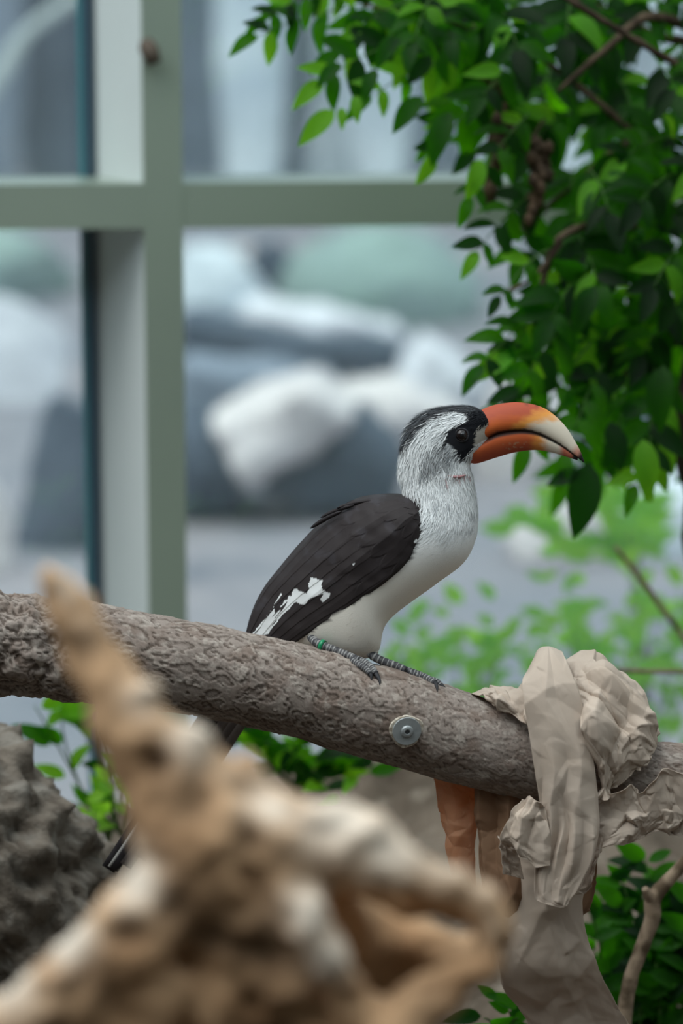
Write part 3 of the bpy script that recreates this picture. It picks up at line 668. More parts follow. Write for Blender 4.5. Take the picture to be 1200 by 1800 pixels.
#SPLIT2
# ------------------------------------------------------------------ crumpled kraft paper
def crumple(n, m, su, sv, cells, amp, seed):      # facets: random heights over a Delaunay net, sampled on an n x m grid
    r = np.random.RandomState(seed)
    pts = np.stack([r.uniform(-.15, 1.15, cells), r.uniform(-.15, 1.15, cells)], 1)
    pts = np.concatenate([pts, [(-.3, -.3), (1.3, -.3), (-.3, 1.3), (1.3, 1.3)]], 0)
    hv = r.normal(size=len(pts)); hv[-4:] = 0
    res = delaunay_2d_cdt([Vector((a*su, b*sv)) for a, b in pts], [], [], 0, 1e-6)
    vv_ = np.array([v[:] for v in res[0]]); om = [x[0] if x else 0 for x in res[3]]; hh = hv[om]
    U, Vv = np.meshgrid(np.linspace(0, su, m), np.linspace(0, sv, n)); H = np.zeros(U.size); x = U.ravel(); y = Vv.ravel()
    for t in res[2]:
        if len(t) != 3: continue
        a, b, c = vv_[t[0]], vv_[t[1]], vv_[t[2]]
        d = (b[1]-c[1])*(a[0]-c[0])+(c[0]-b[0])*(a[1]-c[1])
        if abs(d) < 1e-12: continue
        l1 = ((b[1]-c[1])*(x-c[0])+(c[0]-b[0])*(y-c[1]))/d; l2 = ((c[1]-a[1])*(x-c[0])+(a[0]-c[0])*(y-c[1]))/d; l3 = 1-l1-l2
        k = (l1 >= -1e-9) & (l2 >= -1e-9) & (l3 >= -1e-9)
        H[k] = l1[k]*hh[t[0]]+l2[k]*hh[t[1]]+l3[k]*hh[t[2]]
    return H.reshape(n, m)*amp
M_paper = nmat('kraft_paper', lin(204, 189, 174), .8, .2, noise=[(25, lin(194, 178, 162), .4, .7)], bump=(500, .12, .0006))
add_translucent(M_paper, .16, lin(190, 128, 76))
M_paper_backlit = add_translucent(nmat('backlit_tan_paper', lin(216, 178, 144), .7, .25, noise=[(25, lin(206, 158, 118), .4, .7)]), .45, lin(240, 160, 96))  # tan kraft with its orange backlight put into the colour
M_paper_shaded = add_translucent(nmat('shaded_paper', lin(156, 124, 98), .8, .2, noise=[(25, lin(140, 108, 84), .4, .7)]), .2, lin(180, 120, 76))  # darker kraft: the shade inside the folds is put into the colour
paper = thing('kraft_paper', W(985, 1800, 2.46), 'crumpled brown kraft paper knotted and hanging over the log', 'paper')
def patch(name, rows, amp, cells, seed, n=150, m=90, amp2=2.2, folds=(), pleats=(), mat=None):
    """rows of control points px, py, nearness px (positive = towards the viewer)"""
    R = np.array(rows, float)
    A = np.stack([cr(r, m) for r in R], 0); A = np.stack([cr(A[:, j], n) for j in range(m)], 1)
    du = np.gradient(A, axis=1); dv = np.gradient(A, axis=0)
    su = np.linalg.norm(du, axis=2).mean()*m; sv = np.linalg.norm(dv, axis=2).mean()*n
    N = np.cross(du, dv); N /= np.linalg.norm(N, axis=2)[..., None]+1e-9
    if N[..., 2].mean() < 0: N = -N
    h = crumple(n, m, su, sv, cells, amp, seed)+crumple(n, m, su, sv, cells*5, amp2, seed+1)+crumple(n, m, su, sv, cells*16, amp2*.3, seed+7)
    U, V_ = np.meshgrid(np.linspace(0, 1, m), np.linspace(0, 1, n))
    for (k_, a_, v0, w_, ph, sl) in pleats:        # sharp lengthwise gathers, strongest round v0, fanning with sl
        t = (U-.5)*k_*(1+sl*(V_-v0))+ph+.12*crumple(n, m, su, sv, 12, 1, seed+31); t = t-np.floor(t)
        h = h+a_*(np.abs(t-.5)*4-1)*np.exp(-((V_-v0)/w_)**2)
    for (u0, v0, u1, v1, a_, w_) in folds:         # bends: the sheet tips over to one side of a straight crease
        L_ = math.hypot((u1-u0)*su, (v1-v0)*sv); nxv = -(v1-v0)*sv/L_; nyv = (u1-u0)*su/L_
        dd = ((U-u0)*su*nxv+(V_-v0)*sv*nyv); along = ((U-u0)*su*nyv-(V_-v0)*sv*nxv)/L_
        g = np.clip(np.minimum(along+.3, 1.3-along)/.3, 0, 1)
        h = h+a_*np.exp(-np.abs(dd)/w_)*g
    r = np.random.RandomState(seed+3)
    A = A+N*h[..., None]
    # ragged edges
    ed = crumple(n, m, su, sv, cells*3, 1, seed+5); A[..., 0] += ed*1.5; A[..., 1] += np.roll(ed, 7, 1)*1.5
    P = A.copy(); P[..., 2] = -P[..., 2]
    o = mk(name, Bn(P.reshape(-1, 3)), gridF(n, m), mat or M_paper, paper, True)
    md = o.modifiers.new('thick', 'SOLIDIFY'); md.thickness = .0004
    return o
# hanging sheet below the log, and the pleats behind it, coloured as shaded
patch('hanging_sheet', [[(905, 1440, 10), (950, 1430, 40), (1000, 1430, 42), (1040, 1450, 20)], [(888, 1520, 6), (940, 1520, 34), (990, 1520, 40), (1030, 1530, 14)], [(876, 1610, -6), (930, 1610, 20), (985, 1600, 28), (1022, 1600, 6)],
      [(880, 1690, -24), (930, 1690, 0), (995, 1680, 12), (1040, 1680, -14)], [(890, 1740, -66), (945, 1760, -50), (1010, 1750, -40), (1074, 1750, -66)], [(930, 1800, -110), (985, 1830, -96), (1045, 1820, -90), (1108, 1810, -116)], [(960, 1880, -160), (1010, 1900, -146), (1070, 1890, -142), (1130, 1880, -166)]],
      9, 22, 5, amp2=2.2, folds=[(.45, .1, .62, .62, 9, 26), (.62, .62, .2, .75, -9, 22), (.62, .62, .95, .5, 8, 18)], pleats=[(2.2, 5, .85, .4, .2, .5)])
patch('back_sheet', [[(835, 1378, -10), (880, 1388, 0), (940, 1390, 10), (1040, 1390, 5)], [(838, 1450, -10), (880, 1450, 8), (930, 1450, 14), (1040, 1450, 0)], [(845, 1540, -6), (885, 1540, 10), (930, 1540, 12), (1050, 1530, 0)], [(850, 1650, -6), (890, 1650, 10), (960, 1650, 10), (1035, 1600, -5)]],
      8, 20, 9, pleats=[(3, 9, .5, .9, .1, .2)], mat=M_paper_shaded)
patch('side_sheet', [[(762, 1362, -30), (795, 1368, -22), (825, 1376, -26), (850, 1384, -30)], [(772, 1420, -34), (795, 1425, -22), (820, 1430, -26), (842, 1430, -34)], [(786, 1480, -36), (802, 1485, -24), (822, 1490, -28), (836, 1490, -36)], [(800, 1560, -38), (812, 1560, -26), (826, 1560, -30), (838, 1560, -38)]], 4, 14, 13, mat=M_paper_backlit)
# flap reaching out to the right under the log
patch('right_flap', [[(1040, 1396, 70), (1075, 1392, 92), (1106, 1376, 92), (1124, 1396, 88), (1150, 1372, 100), (1168, 1352, 96), (1205, 1362, 92), (1260, 1352, 84)], [(1042, 1430, 74), (1080, 1425, 84), (1110, 1415, 80), (1135, 1425, 76), (1160, 1410, 84), (1180, 1405, 82), (1210, 1405, 78), (1262, 1400, 74)],
      [(1046, 1465, 72), (1080, 1460, 84), (1112, 1450, 74), (1140, 1450, 66), (1165, 1440, 72), (1185, 1440, 72), (1215, 1445, 70), (1264, 1450, 66)], [(1050, 1496, 66), (1074, 1486, 80), (1100, 1484, 70), (1126, 1470, 62), (1152, 1462, 66), (1180, 1468, 70), (1215, 1474, 66), (1266, 1480, 60)]],
      7, 34, 17, n=90, m=190, amp2=2.6)
# bunched knot on top of the log
patch('bunched_knot', [[(985, 1200, -50), (1030, 1185, -60), (1080, 1195, -66), (1130, 1230, -60), (1160, 1290, -40)], [(990, 1182, 0), (1030, 1166, -5), (1078, 1176, -10), (1132, 1216, -10), (1160, 1280, 0)], [(1005, 1195, 52), (1040, 1180, 60), (1085, 1195, 60), (1132, 1236, 56), (1159, 1290, 46)],
      [(1015, 1235, 90), (1050, 1232, 98), (1090, 1245, 98), (1128, 1270, 90), (1154, 1310, 70)], [(1030, 1290, 105), (1058, 1290, 112), (1088, 1300, 108), (1115, 1315, 96), (1140, 1332, 76)], [(1044, 1345, 100), (1062, 1350, 106), (1080, 1352, 100), (1098, 1352, 90), (1116, 1350, 76)], [(1050, 1400, 90), (1062, 1404, 94), (1076, 1398, 90), (1088, 1386, 84), (1100, 1376, 76)]],
      13, 40, 23, n=200, m=160, amp2=4.6, folds=[(.15, .45, .6, .62, -18, 12), (.6, .62, .85, .45, 14, 14)])
# band running left along the log
patch('left_band', [[(822, 1226, -10), (858, 1212, -4), (900, 1204, 0), (940, 1186, 0)], [(826, 1214, 12), (862, 1206, 22), (900, 1200, 32), (940, 1196, 40)], [(838, 1218, 36), (872, 1218, 50), (905, 1222, 60), (940, 1222, 70)], [(852, 1226, 44), (880, 1236, 62), (908, 1250, 76), (940, 1252, 84)], [(872, 1236, 50), (890, 1250, 66), (912, 1266, 80), (940, 1280, 92)]],
      7, 20, 29, n=80, m=110, amp2=2.6)
# long strip draped over the front
patch('front_strip', [[(938, 1200, -30), (952, 1190, -20), (970, 1185, -20), (992, 1190, -20)], [(926, 1188, 40), (944, 1145, 20), (964, 1136, 20), (988, 1146, 30)], [(918, 1196, 92), (946, 1166, 80), (970, 1160, 78), (1000, 1172, 80)], [(921, 1225, 112), (950, 1215, 116), (982, 1212, 114), (1018, 1222, 104)], [(929, 1282, 116), (960, 1282, 126), (996, 1282, 124), (1032, 1284, 110)],
      [(938, 1345, 116), (968, 1345, 128), (1002, 1345, 126), (1042, 1345, 112)], [(944, 1405, 112), (975, 1405, 122), (1008, 1405, 124), (1050, 1405, 112)], [(946, 1455, 108), (978, 1455, 112), (1012, 1455, 122), (1054, 1462, 112)], [(940, 1512, 104), (968, 1512, 106), (1004, 1512, 118), (1044, 1510, 106)], [(938, 1562, 98), (958, 1566, 102), (988, 1564, 108), (1020, 1556, 100)], [(940, 1582, 96), (960, 1590, 100), (982, 1595, 102), (998, 1592, 98)]],
      3.4, 20, 37, n=280, m=90, amp2=1.5, folds=[(.0, .33, 1, .27, 5, 26), (.95, .3, .92, .8, 6, 14)], pleats=[(2.1, 6, .62, .16, .35, -.8), (4.4, 7, .76, .09, .1, -1.0), (3.2, 4, .9, .07, .6, .5)])
# turned-out flap at the left of the strip
patch('turned_flap', [[(916, 1404, 98), (930, 1400, 112), (944, 1410, 118), (956, 1420, 114)], [(898, 1438, 100), (918, 1440, 118), (940, 1446, 122), (962, 1452, 116)], [(879, 1470, 98), (906, 1482, 118), (934, 1488, 118), (966, 1486, 114)], [(900, 1490, 84), (916, 1506, 108), (940, 1524, 112), (962, 1520, 108)]],
      5, 12, 43, n=80, m=80, amp2=2.0, pleats=[(1.6, 7, .4, .6, .2, .3)])
patch('flap_back', [[(876, 1470, 92), (890, 1480, 80), (906, 1492, 70)], [(878, 1500, 88), (892, 1510, 72), (914, 1516, 66)], [(884, 1536, 80), (898, 1540, 66), (920, 1545, 60)]], 2, 10, 47, n=50, m=40)
patch('strip_back', [[(1044, 1490, 70), (1052, 1490, 84), (1056, 1470, 100)], [(1030, 1540, 66), (1042, 1545, 78), (1048, 1520, 94)], [(1008, 1574, 66), (1028, 1570, 74), (1042, 1558, 84)]], 2, 10, 49, n=50, m=40)

# ------------------------------------------------------------------ driftwood close to the lens
DD = 1.52
blobs = []
def arm(rows): blobs.append(np.array(rows, float))
arm([(84, 985, 9, DD), (98, 1020, 25, DD), (120, 1070, 36, DD), (152, 1140, 46, DD), (196, 1210, 56, DD), (244, 1280, 74, DD), (290, 1350, 98, DD), (330, 1420, 112, DD), (380, 1490, 125, DD)])
arm([(240, 1240, 24, DD), (262, 1222, 30, DD-.01), (285, 1215, 18, DD-.01)])
arm([(330, 1330, 40, DD), (350, 1300, 36, DD-.01), (362, 1285, 22, DD-.01)])
arm([(470, 1470, 46, DD), (446, 1400, 34, DD), (434, 1350, 20, DD), (430, 1328, 10, DD)])
arm([(380, 1480, 110, DD), (470, 1480, 92, DD), (545, 1490, 80, DD), (610, 1490, 76, DD), (670, 1520, 52, DD), (740, 1540, 42, DD), (810, 1556, 40, DD), (852, 1585, 34, DD), (872, 1640, 28, DD), (858, 1690, 30, DD), (800, 1735, 40, DD), (730, 1780, 60, DD), (680, 1850, 70, DD)])
arm([(590, 1470, 40, DD), (604, 1430, 30, DD), (600, 1412, 16, DD)])
arm([(500, 1560, 60, DD-.01), (540, 1620, 50, DD-.02), (580, 1690, 44, DD-.02), (612, 1740, 30, DD-.01), (640, 1800, 50, DD)])
arm([(380, 1520, 110, DD), (280, 1600, 88, DD-.01), (180, 1690, 76, DD-.02), (70, 1775, 74, DD-.03), (-60, 1850, 80, DD-.04)])
arm([(420, 1560, 110, DD+.03), (400, 1680, 120, DD+.03), (360, 1800, 130, DD+.03), (330, 1900, 140, DD+.03)])
arm([(300, 1700, 90, DD+.01), (200, 1800, 100, DD), (120, 1900, 100, DD)])
arm([(540, 1600, 70, DD+.12), (650, 1660, 80, DD+.16), (740, 1670, 70, DD+.16), (840, 1680, 40, DD+.14)])
arm([(560, 1500, 50, DD+.04), (660, 1530, 44, DD+.05), (760, 1552, 38, DD+.05), (850, 1590, 34, DD+.05), (870, 1660, 26, DD+.05)])  # this and the next arm: added as a roof to keep the hollow dark
arm([(560, 1510, 60, DD+.10), (660, 1540, 46, DD+.10), (760, 1565, 40, DD+.10), (850, 1600, 34, DD+.10), (868, 1670, 26, DD+.10)])
arm([(330, 1560, 90, DD), (400, 1620, 90, DD), (470, 1640, 80, DD), (500, 1720, 90, DD+.01)])
arm([(470, 1760, 110, DD+.03), (600, 1830, 100, DD+.03), (720, 1850, 90, DD+.03)])
bmv, bmf, off = [], [], 0
for r in blobs:
    V = tubeV(Wn(r[:, [0, 1, 3]]), r[:, 2]*r[:, 3]/FPX, 40, 20); F = grid_closed(40, 20)
    bmv.append(V); bmf += [tuple(i+off for i in f) for f in F]; off += len(V)
tmp = mesh('tmp', np.concatenate(bmv), bmf); to = bpy.data.objects.new('tmp', tmp); C.objects.link(to)
md = to.modifiers.new('r', 'REMESH'); md.mode = 'VOXEL'; md.voxel_size = .0028
md = to.modifiers.new('s', 'SMOOTH'); md.iterations = 5; md.factor = .6
dg = bpy.context.evaluated_depsgraph_get(); ev = to.evaluated_get(dg); em = bpy.data.meshes.new_from_object(ev)
bpy.data.objects.remove(to)
nv = len(em.vertices); co = np.zeros(nv*3); em.vertices.foreach_get('co', co); co = co.reshape(-1, 3)
nn = np.zeros(nv*3); em.vertices.foreach_get('normal', nn); nn = nn.reshape(-1, 3)
dsp = fbm(co*24, 3, 3)*.008+fbm(co*np.array([70, 70, 30.]), 2, 9)*.002
f1, f2, idv = worley(co*30, 2); dsp -= .004*(1-sst(.12, .34, f1))
for (x, y, d, r, dp) in ((265, 1352, DD-.03, 26, .012), (440, 1478, DD-.03, 22, .014), (312, 1592, DD-.03, 24, .014), (240, 1634, DD-.03, 22, .016), (345, 1410, DD-.03, 24, .009), (120, 1740, DD-.03, 20, .012), (380, 1650, DD-.01, 40, .02), (470, 1690, DD-.02, 40, .02)):
    p = Wn([[x, y, d]])[0]; g = np.exp(-np.sum((co-p)**2*np.array([1, .35, 1]), 1)/(2*(r*d/FPX)**2)); dsp -= dp*g*.6
em.vertices.foreach_set('co', (co+nn*dsp[:, None]).ravel()); em.update()
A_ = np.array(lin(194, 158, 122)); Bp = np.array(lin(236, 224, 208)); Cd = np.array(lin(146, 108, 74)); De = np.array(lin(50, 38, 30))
cl = np.repeat(A_[None], nv, 0)
k = sst(-.1, .5, fbm(co*14+5, 3, 31))[:, None]*.55; cl = cl*(1-k)+Cd*k
k = np.zeros(nv)                                  # bleached wood, with pale highlights painted into the colour
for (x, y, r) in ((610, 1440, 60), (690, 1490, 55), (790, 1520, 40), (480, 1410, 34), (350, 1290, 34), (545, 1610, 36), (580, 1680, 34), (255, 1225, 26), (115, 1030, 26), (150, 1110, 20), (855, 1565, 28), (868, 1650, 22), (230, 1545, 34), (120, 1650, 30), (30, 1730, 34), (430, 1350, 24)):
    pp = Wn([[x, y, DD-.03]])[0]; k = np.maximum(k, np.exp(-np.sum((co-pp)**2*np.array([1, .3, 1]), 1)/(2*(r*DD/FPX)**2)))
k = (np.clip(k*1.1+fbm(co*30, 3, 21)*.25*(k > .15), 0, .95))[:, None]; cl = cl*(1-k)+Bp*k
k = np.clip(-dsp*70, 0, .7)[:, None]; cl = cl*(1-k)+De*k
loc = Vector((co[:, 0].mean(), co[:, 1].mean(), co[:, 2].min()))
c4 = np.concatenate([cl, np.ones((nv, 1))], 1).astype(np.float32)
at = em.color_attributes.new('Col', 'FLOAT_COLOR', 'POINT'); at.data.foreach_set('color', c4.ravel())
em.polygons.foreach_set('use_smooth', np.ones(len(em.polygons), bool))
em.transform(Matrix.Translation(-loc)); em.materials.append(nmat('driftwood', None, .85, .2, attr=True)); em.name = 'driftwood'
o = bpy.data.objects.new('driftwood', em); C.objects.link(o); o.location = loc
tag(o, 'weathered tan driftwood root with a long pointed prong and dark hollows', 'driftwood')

# ------------------------------------------------------------------ planting ledge and the rock beside it
M_ledge = nmat('ledge_earth', lin(128, 116, 104), .95, .1, noise=[(7, lin(94, 84, 74), .4, .65), (30, lin(150, 140, 128), .55, .8)], bump=(50, .6, .012))
nx, ny = 160, 60
xs = np.linspace(-.95, 1.05, nx); V = []
ytop = lambda px: np.interp(px, [-300, 0, 180, 330, 480, 620, 760, 900, 1050, 1250, 1500], [1500, 1500, 1475, 1440, 1395, 1370, 1345, 1350, 1400, 1420, 1420])
for j in range(ny):
    t = j/(ny-1)
    for x in xs:
        px = 600+x/3.3*FPX; zt = W(600, float(ytop(px)), 3.3).z
        y0 = np.interp(t, [0, .12, .45, 1], [2.72, 2.76, 3.0, 3.34]); z = np.interp(t, [0, .12, .45, .85, 1], [0, zt*.55, zt-.10, zt, zt-.02])
        V.append((x, y0, z))
V = np.array(V); V[:, 2] += fbm(V*9, 4, 5)*.045*sst(0, .2, V[:, 2]); V[:, 1] += fbm(V*7+3, 3, 15)*.03
V[:, 1] = np.minimum(V[:, 1], 3.34); V[:, 2] = np.maximum(V[:, 2], 0)
V2 = np.concatenate([V, np.stack([V[-nx:, 0], V[-nx:, 1], np.zeros(nx)], 1)], 0)
o = mk('earth_bank', V2, gridF(ny+1, nx), M_ledge); tag(o, 'grey-brown earth bank rising behind the log below the window', 'earth bank')
V = rockV(7, ICO6, 10, .6, .85, .14, .10); V /= np.abs(V).max(0)
c = W(0, 1585, 2.78)
P = np.stack([V[:, 0]*.135, V[:, 1]*.10, V[:, 2]*.215], 1)
# lean the rock's right flank down to the right
P[:, 0] += -.42*P[:, 2]
P = P+np.array(c)
nn = V/np.linalg.norm(V, axis=1)[:, None]; P += nn*(fbm(P*34, 4, 91)*.020)[:, None]
hh = fbm(P*55, 3, 44); cl = np.repeat(np.array(lin(118, 110, 100))[None], len(P), 0)
k = sst(.0, .4, hh)[:, None]*.8; cl = cl*(1-k)+np.array(lin(78, 70, 62))*k
k = sst(.05, .4, fbm(P*40+9, 3, 46))[:, None]*.6; cl = cl*(1-k)+np.array(lin(140, 136, 128))*k
o = mk('rugged_rock', P, ICO6[1], nmat('rugged_rock', None, .95, .15, attr=True, bump=(120, .6, .006)), None, True, cl)
tag(o, 'rugged dark grey-brown rock below the left end of the log', 'rock')
#SPLIT3
# ------------------------------------------------------------------ foliage
def leafmat(name, c, c2, tr, fac=.6, rough=.5):
    m = nmat(name, c, rough, .18, noise=[(3, c2, .4, .65)])
    return add_translucent(m, fac, tr)
LM = {'deep': [leafmat('leaf_deep', lin(18, 48, 10), lin(14, 40, 10), lin(84, 182, 8)), leafmat('leaf_mid', lin(28, 68, 12), lin(22, 56, 12), lin(112, 214, 10)), leafmat('leaf_dark', lin(12, 32, 12), lin(10, 27, 10), lin(46, 122, 12)), leafmat('leaf_backlit', lin(92, 156, 34), lin(72, 136, 30), lin(170, 246, 40))],  # last one brightened to put window backlight into the leaf colour
      'lime': [leafmat('leaf_lime', lin(146, 198, 62), lin(124, 182, 56), lin(190, 246, 60)), leafmat('leaf_fresh', lin(130, 188, 60), lin(150, 200, 70), lin(176, 240, 60)), leafmat('leaf_soft', lin(112, 170, 64), lin(132, 186, 72), lin(160, 232, 70))],
      'shade': [leafmat('leaf_shade', lin(40, 92, 18), lin(28, 70, 18), lin(80, 176, 12)), leafmat('leaf_shade_dark', lin(20, 46, 22), lin(16, 40, 20), lin(40, 110, 16)), leafmat('leaf_shade_mid', lin(46, 100, 20), lin(34, 80, 20), lin(90, 184, 14))]}
def leaf_mesh(name, mat, width=.42, curl=.12, seed=0):      # unit length along +Y, face +Z
    r = np.random.RandomState(seed); n = 7; V = []; F = []
    for k in range(n+1):
        t = k/n; w = width*.5*math.sin(math.pi*min(t**.78, 1))**.85*(1 if t < .97 else .2)
        z = -curl*(t-.35)**2*1.6; sx = .03*math.sin(3*t+seed)
        V += [(sx-w, t, z+w*.35), (sx, t, z), (sx+w, t, z+w*.35)]
    for k in range(n):
        a = 3*k; F += [(a, a+1, a+4, a+3), (a+1, a+2, a+5, a+4)]
    me = mesh(name, np.array(V), F, True); me.materials.append(mat); return me
LEAF = {}
for key, ms in LM.items():
    LEAF[key] = [leaf_mesh('leaf', m, w_, c_, i) for i, (m, w_, c_) in enumerate(zip(ms, ((.41, .40, .44, .41) if key != 'lime' else (.56, .62, .52)), (.25, .4, .15, .3)))]
RND = random.Random(5)
def leaf_matrix(p, dr, nrm_, L):
    y = dr.normalized(); x = y.cross(nrm_)
    if x.length < 1e-3: x = y.cross(Vector((1, 0, .2)))
    x.normalize(); z = x.cross(y)
    return Matrix(((x.x*L, y.x*L, z.x*L, p.x), (x.y*L, y.y*L, z.y*L, p.y), (x.z*L, y.z*L, z.z*L, p.z), (0, 0, 0, 1)))
class Plant:
    def __init__(s, name, loc, label, cat, key, bark):
        s.o = thing(name, loc, label, cat); s.key = key; s.leaves = []; s.sv = []; s.sf = []; s.off = 0; s.bark = bark; s.dd = 0
        s.inv = Matrix.Translation(-Vector(loc))
    def leaf(s, p, dr, nr, L, pri=0): s.leaves.append((pri, leaf_matrix(p, dr, nr, L), (3 if s.key == 'deep' and RND.random() < (.5 if pri >= 9 and pri < 20 else .10) else RND.randrange(3))))
    def stalk(s, pts, r0, r1):
        pts = [np.array(p) for p in pts]; V = tubeV(pts, np.linspace(r0, r1, len(pts)), 8, 5)
        s.sv.append(V); s.sf += [tuple(i+s.off for i in f) for f in grid_closed(8, 5)]; s.off += len(V)
    def frond(s, a, b, n, L, sag=.0, pri=0, tip=True, width=1.0, d0=None):
        """pinnate leaf: rachis from a to b (px, py, dist), n pairs of leaflets of L px"""
        a = (a[0], a[1], a[2]+s.dd); b = (b[0], b[1], b[2]+s.dd)
        A = W(*a); B = W(*b); m = (A+B)/2+Vector((0, 0, sag)); ax = (B-A)
        pts = [A, A*.5+m*.5+Vector((0, 0, sag*.25)), m, B*.5+m*.5+Vector((0, 0, sag*.25)), B]
        cp = cr([p[:] for p in pts], 40); s.stalk([cp[i] for i in (0, 10, 20, 30, 39)], .0011, .0006)
        d = (a[2]+b[2])/2; Lm = L*d/FPX
        fwd0 = Vector((0, -1, 0))
        for k in range(n):
            t = .14+.8*k/max(n-1, 1); i = int(t*38); p = Vector(cp[i]); tn = (Vector(cp[i+1])-p).normalized()
            sd = tn.cross(fwd0); sd = sd.normalized() if sd.length > .1 else Vector((1, 0, 0))
            for sg in (-1, 1):
                if RND.random() < .06: continue
                dr = sd*sg*1.0+tn*RND.uniform(.45, .85)+Vector((0, 0, -.28))+fwd0*RND.uniform(-.3, .35)
                nr = Vector((RND.uniform(-.5, .5), -1+RND.uniform(-.3, .5), RND.uniform(.1, 1.1)))
                s.leaf(p, dr, nr, Lm*RND.uniform(.78, 1.12)*(.8+.35*math.sin(math.pi*(.2+.7*t)))*width, pri)
        if tip:
            s.leaf(B, (Vector(cp[-1])-Vector(cp[-3])).normalized()+Vector((0, 0, -.1)), Vector((RND.uniform(-.3, .3), -1, RND.uniform(.2, .8))), Lm*1.05, pri)
    def single(s, px, py, d, tx_, ty_, L=None, pri=5, var=None):  # leaf from (px,py) to (tx,ty)
        d = d+s.dd
        A = W(px, py, d); B = W(tx_, ty_, d-.01); s.leaf(A, B-A, Vector((RND.uniform(-.25, .25), -1, .45)), (B-A).length, pri)
        if var is not None: s.leaves[-1] = (pri, s.leaves[-1][1], var)
    def finish(s, limit=300):
        s.leaves.sort(key=lambda e: -e[0]); ms = LEAF[s.key]
        for pri, mx, v in s.leaves[:limit]:
            o = bpy.data.objects.new('leaf', ms[v]); C.objects.link(o); o.parent = s.o; o.matrix_local = s.inv @ mx
        rest = s.leaves[limit:]
        if rest:
            me0 = [(np.array([v.co[:] for v in m.vertices]), [tuple(p.vertices) for p in m.polygons]) for m in ms]
            Vs, Fs, mi, off = [], [], [], 0
            for pri, mx, v in rest:
                X = np.array(mx); P = me0[v][0]@X[:3, :3].T+X[:3, 3]
                Vs.append(P); Fs += [tuple(i+off for i in f) for f in me0[v][1]]; mi += [v]*len(me0[v][1]); off += len(P)
            o = mk('leaves', np.concatenate(Vs), Fs, None, s.o); o['kind'] = 'stuff'
            for m in ms: o.data.materials.append(m.materials[0])
            o.data.polygons.foreach_set('material_index', np.array(mi, np.int32))
        if s.sv:
            o = mk('leaf_stalks', np.concatenate(s.sv), s.sf, s.bark, s.o); o['kind'] = 'stuff'
M_tbark = nmat('tree_twig', lin(84, 72, 58), .9, .15, noise=[(40, lin(60, 50, 40), .45, .6)])
M_twig = nmat('twig_bark', lin(150, 132, 112), .85, .2, noise=[(40, lin(90, 76, 60), .45, .6)])
M_green = nmat('green_stalk', lin(60, 96, 36), .6, .3)
M_dbark = nmat('dark_bark', lin(70, 56, 50), .9, .2, noise=[(30, lin(48, 38, 34), .4, .65)], bump=(80, .6, .004))
M_dry = nmat('dry_leaf', lin(88, 70, 54), .8, .2, noise=[(40, lin(60, 48, 38), .4, .6)])

# --- big leafy tree at the upper right
tl = W(1262, 900, 3.08); tree = Plant('leafy_tree', (tl.x, tl.y, .40), 'leafy green tree with pinnate leaves hanging in front of the window', 'tree', 'deep', M_green)
tp = [(1330, 2400, 60, 3.06), (1272, 1300, 48, 3.06), (1246, 950, 46, 3.06), (1232, 740, 44, 3.06), (1262, 500, 42, 3.08), (1270, 240, 38, 3.1), (1240, -60, 34, 3.1), (1220, -320, 28, 3.1)]
a = np.array(tp); V = tubeV(np.concatenate([[[tl.x+.02, tl.y, .40]], Wn(a[1:, [0, 1, 3]])]), np.r_[.04, a[1:, 2]*a[1:, 3]/FPX], 70, 18, .006, 20, 3)
mk('trunk', V, grid_closed(70, 18), M_dbark, tree.o)
tree.dd = .10
def bough(rows, nseg=40): return ptube('bough', [(r[0], r[1], r[2], r[3]+(tree.dd if r[0] < 1200 else .03)) for r in rows], M_tbark, tree.o, nseg, 9, .0015, 90, 4)
bough([(1250, 420, 14, 3.08), (1190, 300, 10, 3.04), (1130, 250, 8, 3.0), (1040, 170, 6, 2.98), (930, 90, 5, 2.96), (800, 40, 4, 2.95), (640, 10, 2.5, 2.95)])
bough([(1245, 80, 12, 3.1), (1150, 60, 8, 3.05), (1070, 20, 6, 3.02), (960, -20, 4, 3.0), (820, -60, 3, 3.0)])
bough([(1260, 540, 12, 3.08), (1170, 440, 9, 3.0), (1080, 390, 8, 2.95), (985, 418, 7, 2.9), (955, 490, 6, 2.9), (945, 560, 5, 2.9), (900, 600, 4, 2.9), (868, 622, 3, 2.9)])
bough([(985, 425, 6, 2.9), (940, 485, 4, 2.89), (884, 516, 3, 2.88)])
bough([(1262, 350, 12, 3.08), (1180, 280, 9, 3.1), (1110, 250, 7, 3.1), (1000, 330, 5, 3.1), (900, 420, 4, 3.1)])
bough([(1255, 640, 10, 3.06), (1190, 600, 8, 3.0), (1120, 640, 6, 2.96), (1060, 700, 4, 2.94), (1020, 790, 3, 2.92)])
bough([(1240, 60, 10, 3.1), (1140, 30, 9, 2.98), (1060, 90, 6, 2.94), (980, 160, 4, 2.92)])
bough([(1200, 120, 8, 3.0), (1100, 60, 6, 2.9), (1000, 0, 5, 2.88), (920, -60, 4, 2.88)])
F_ = tree.frond
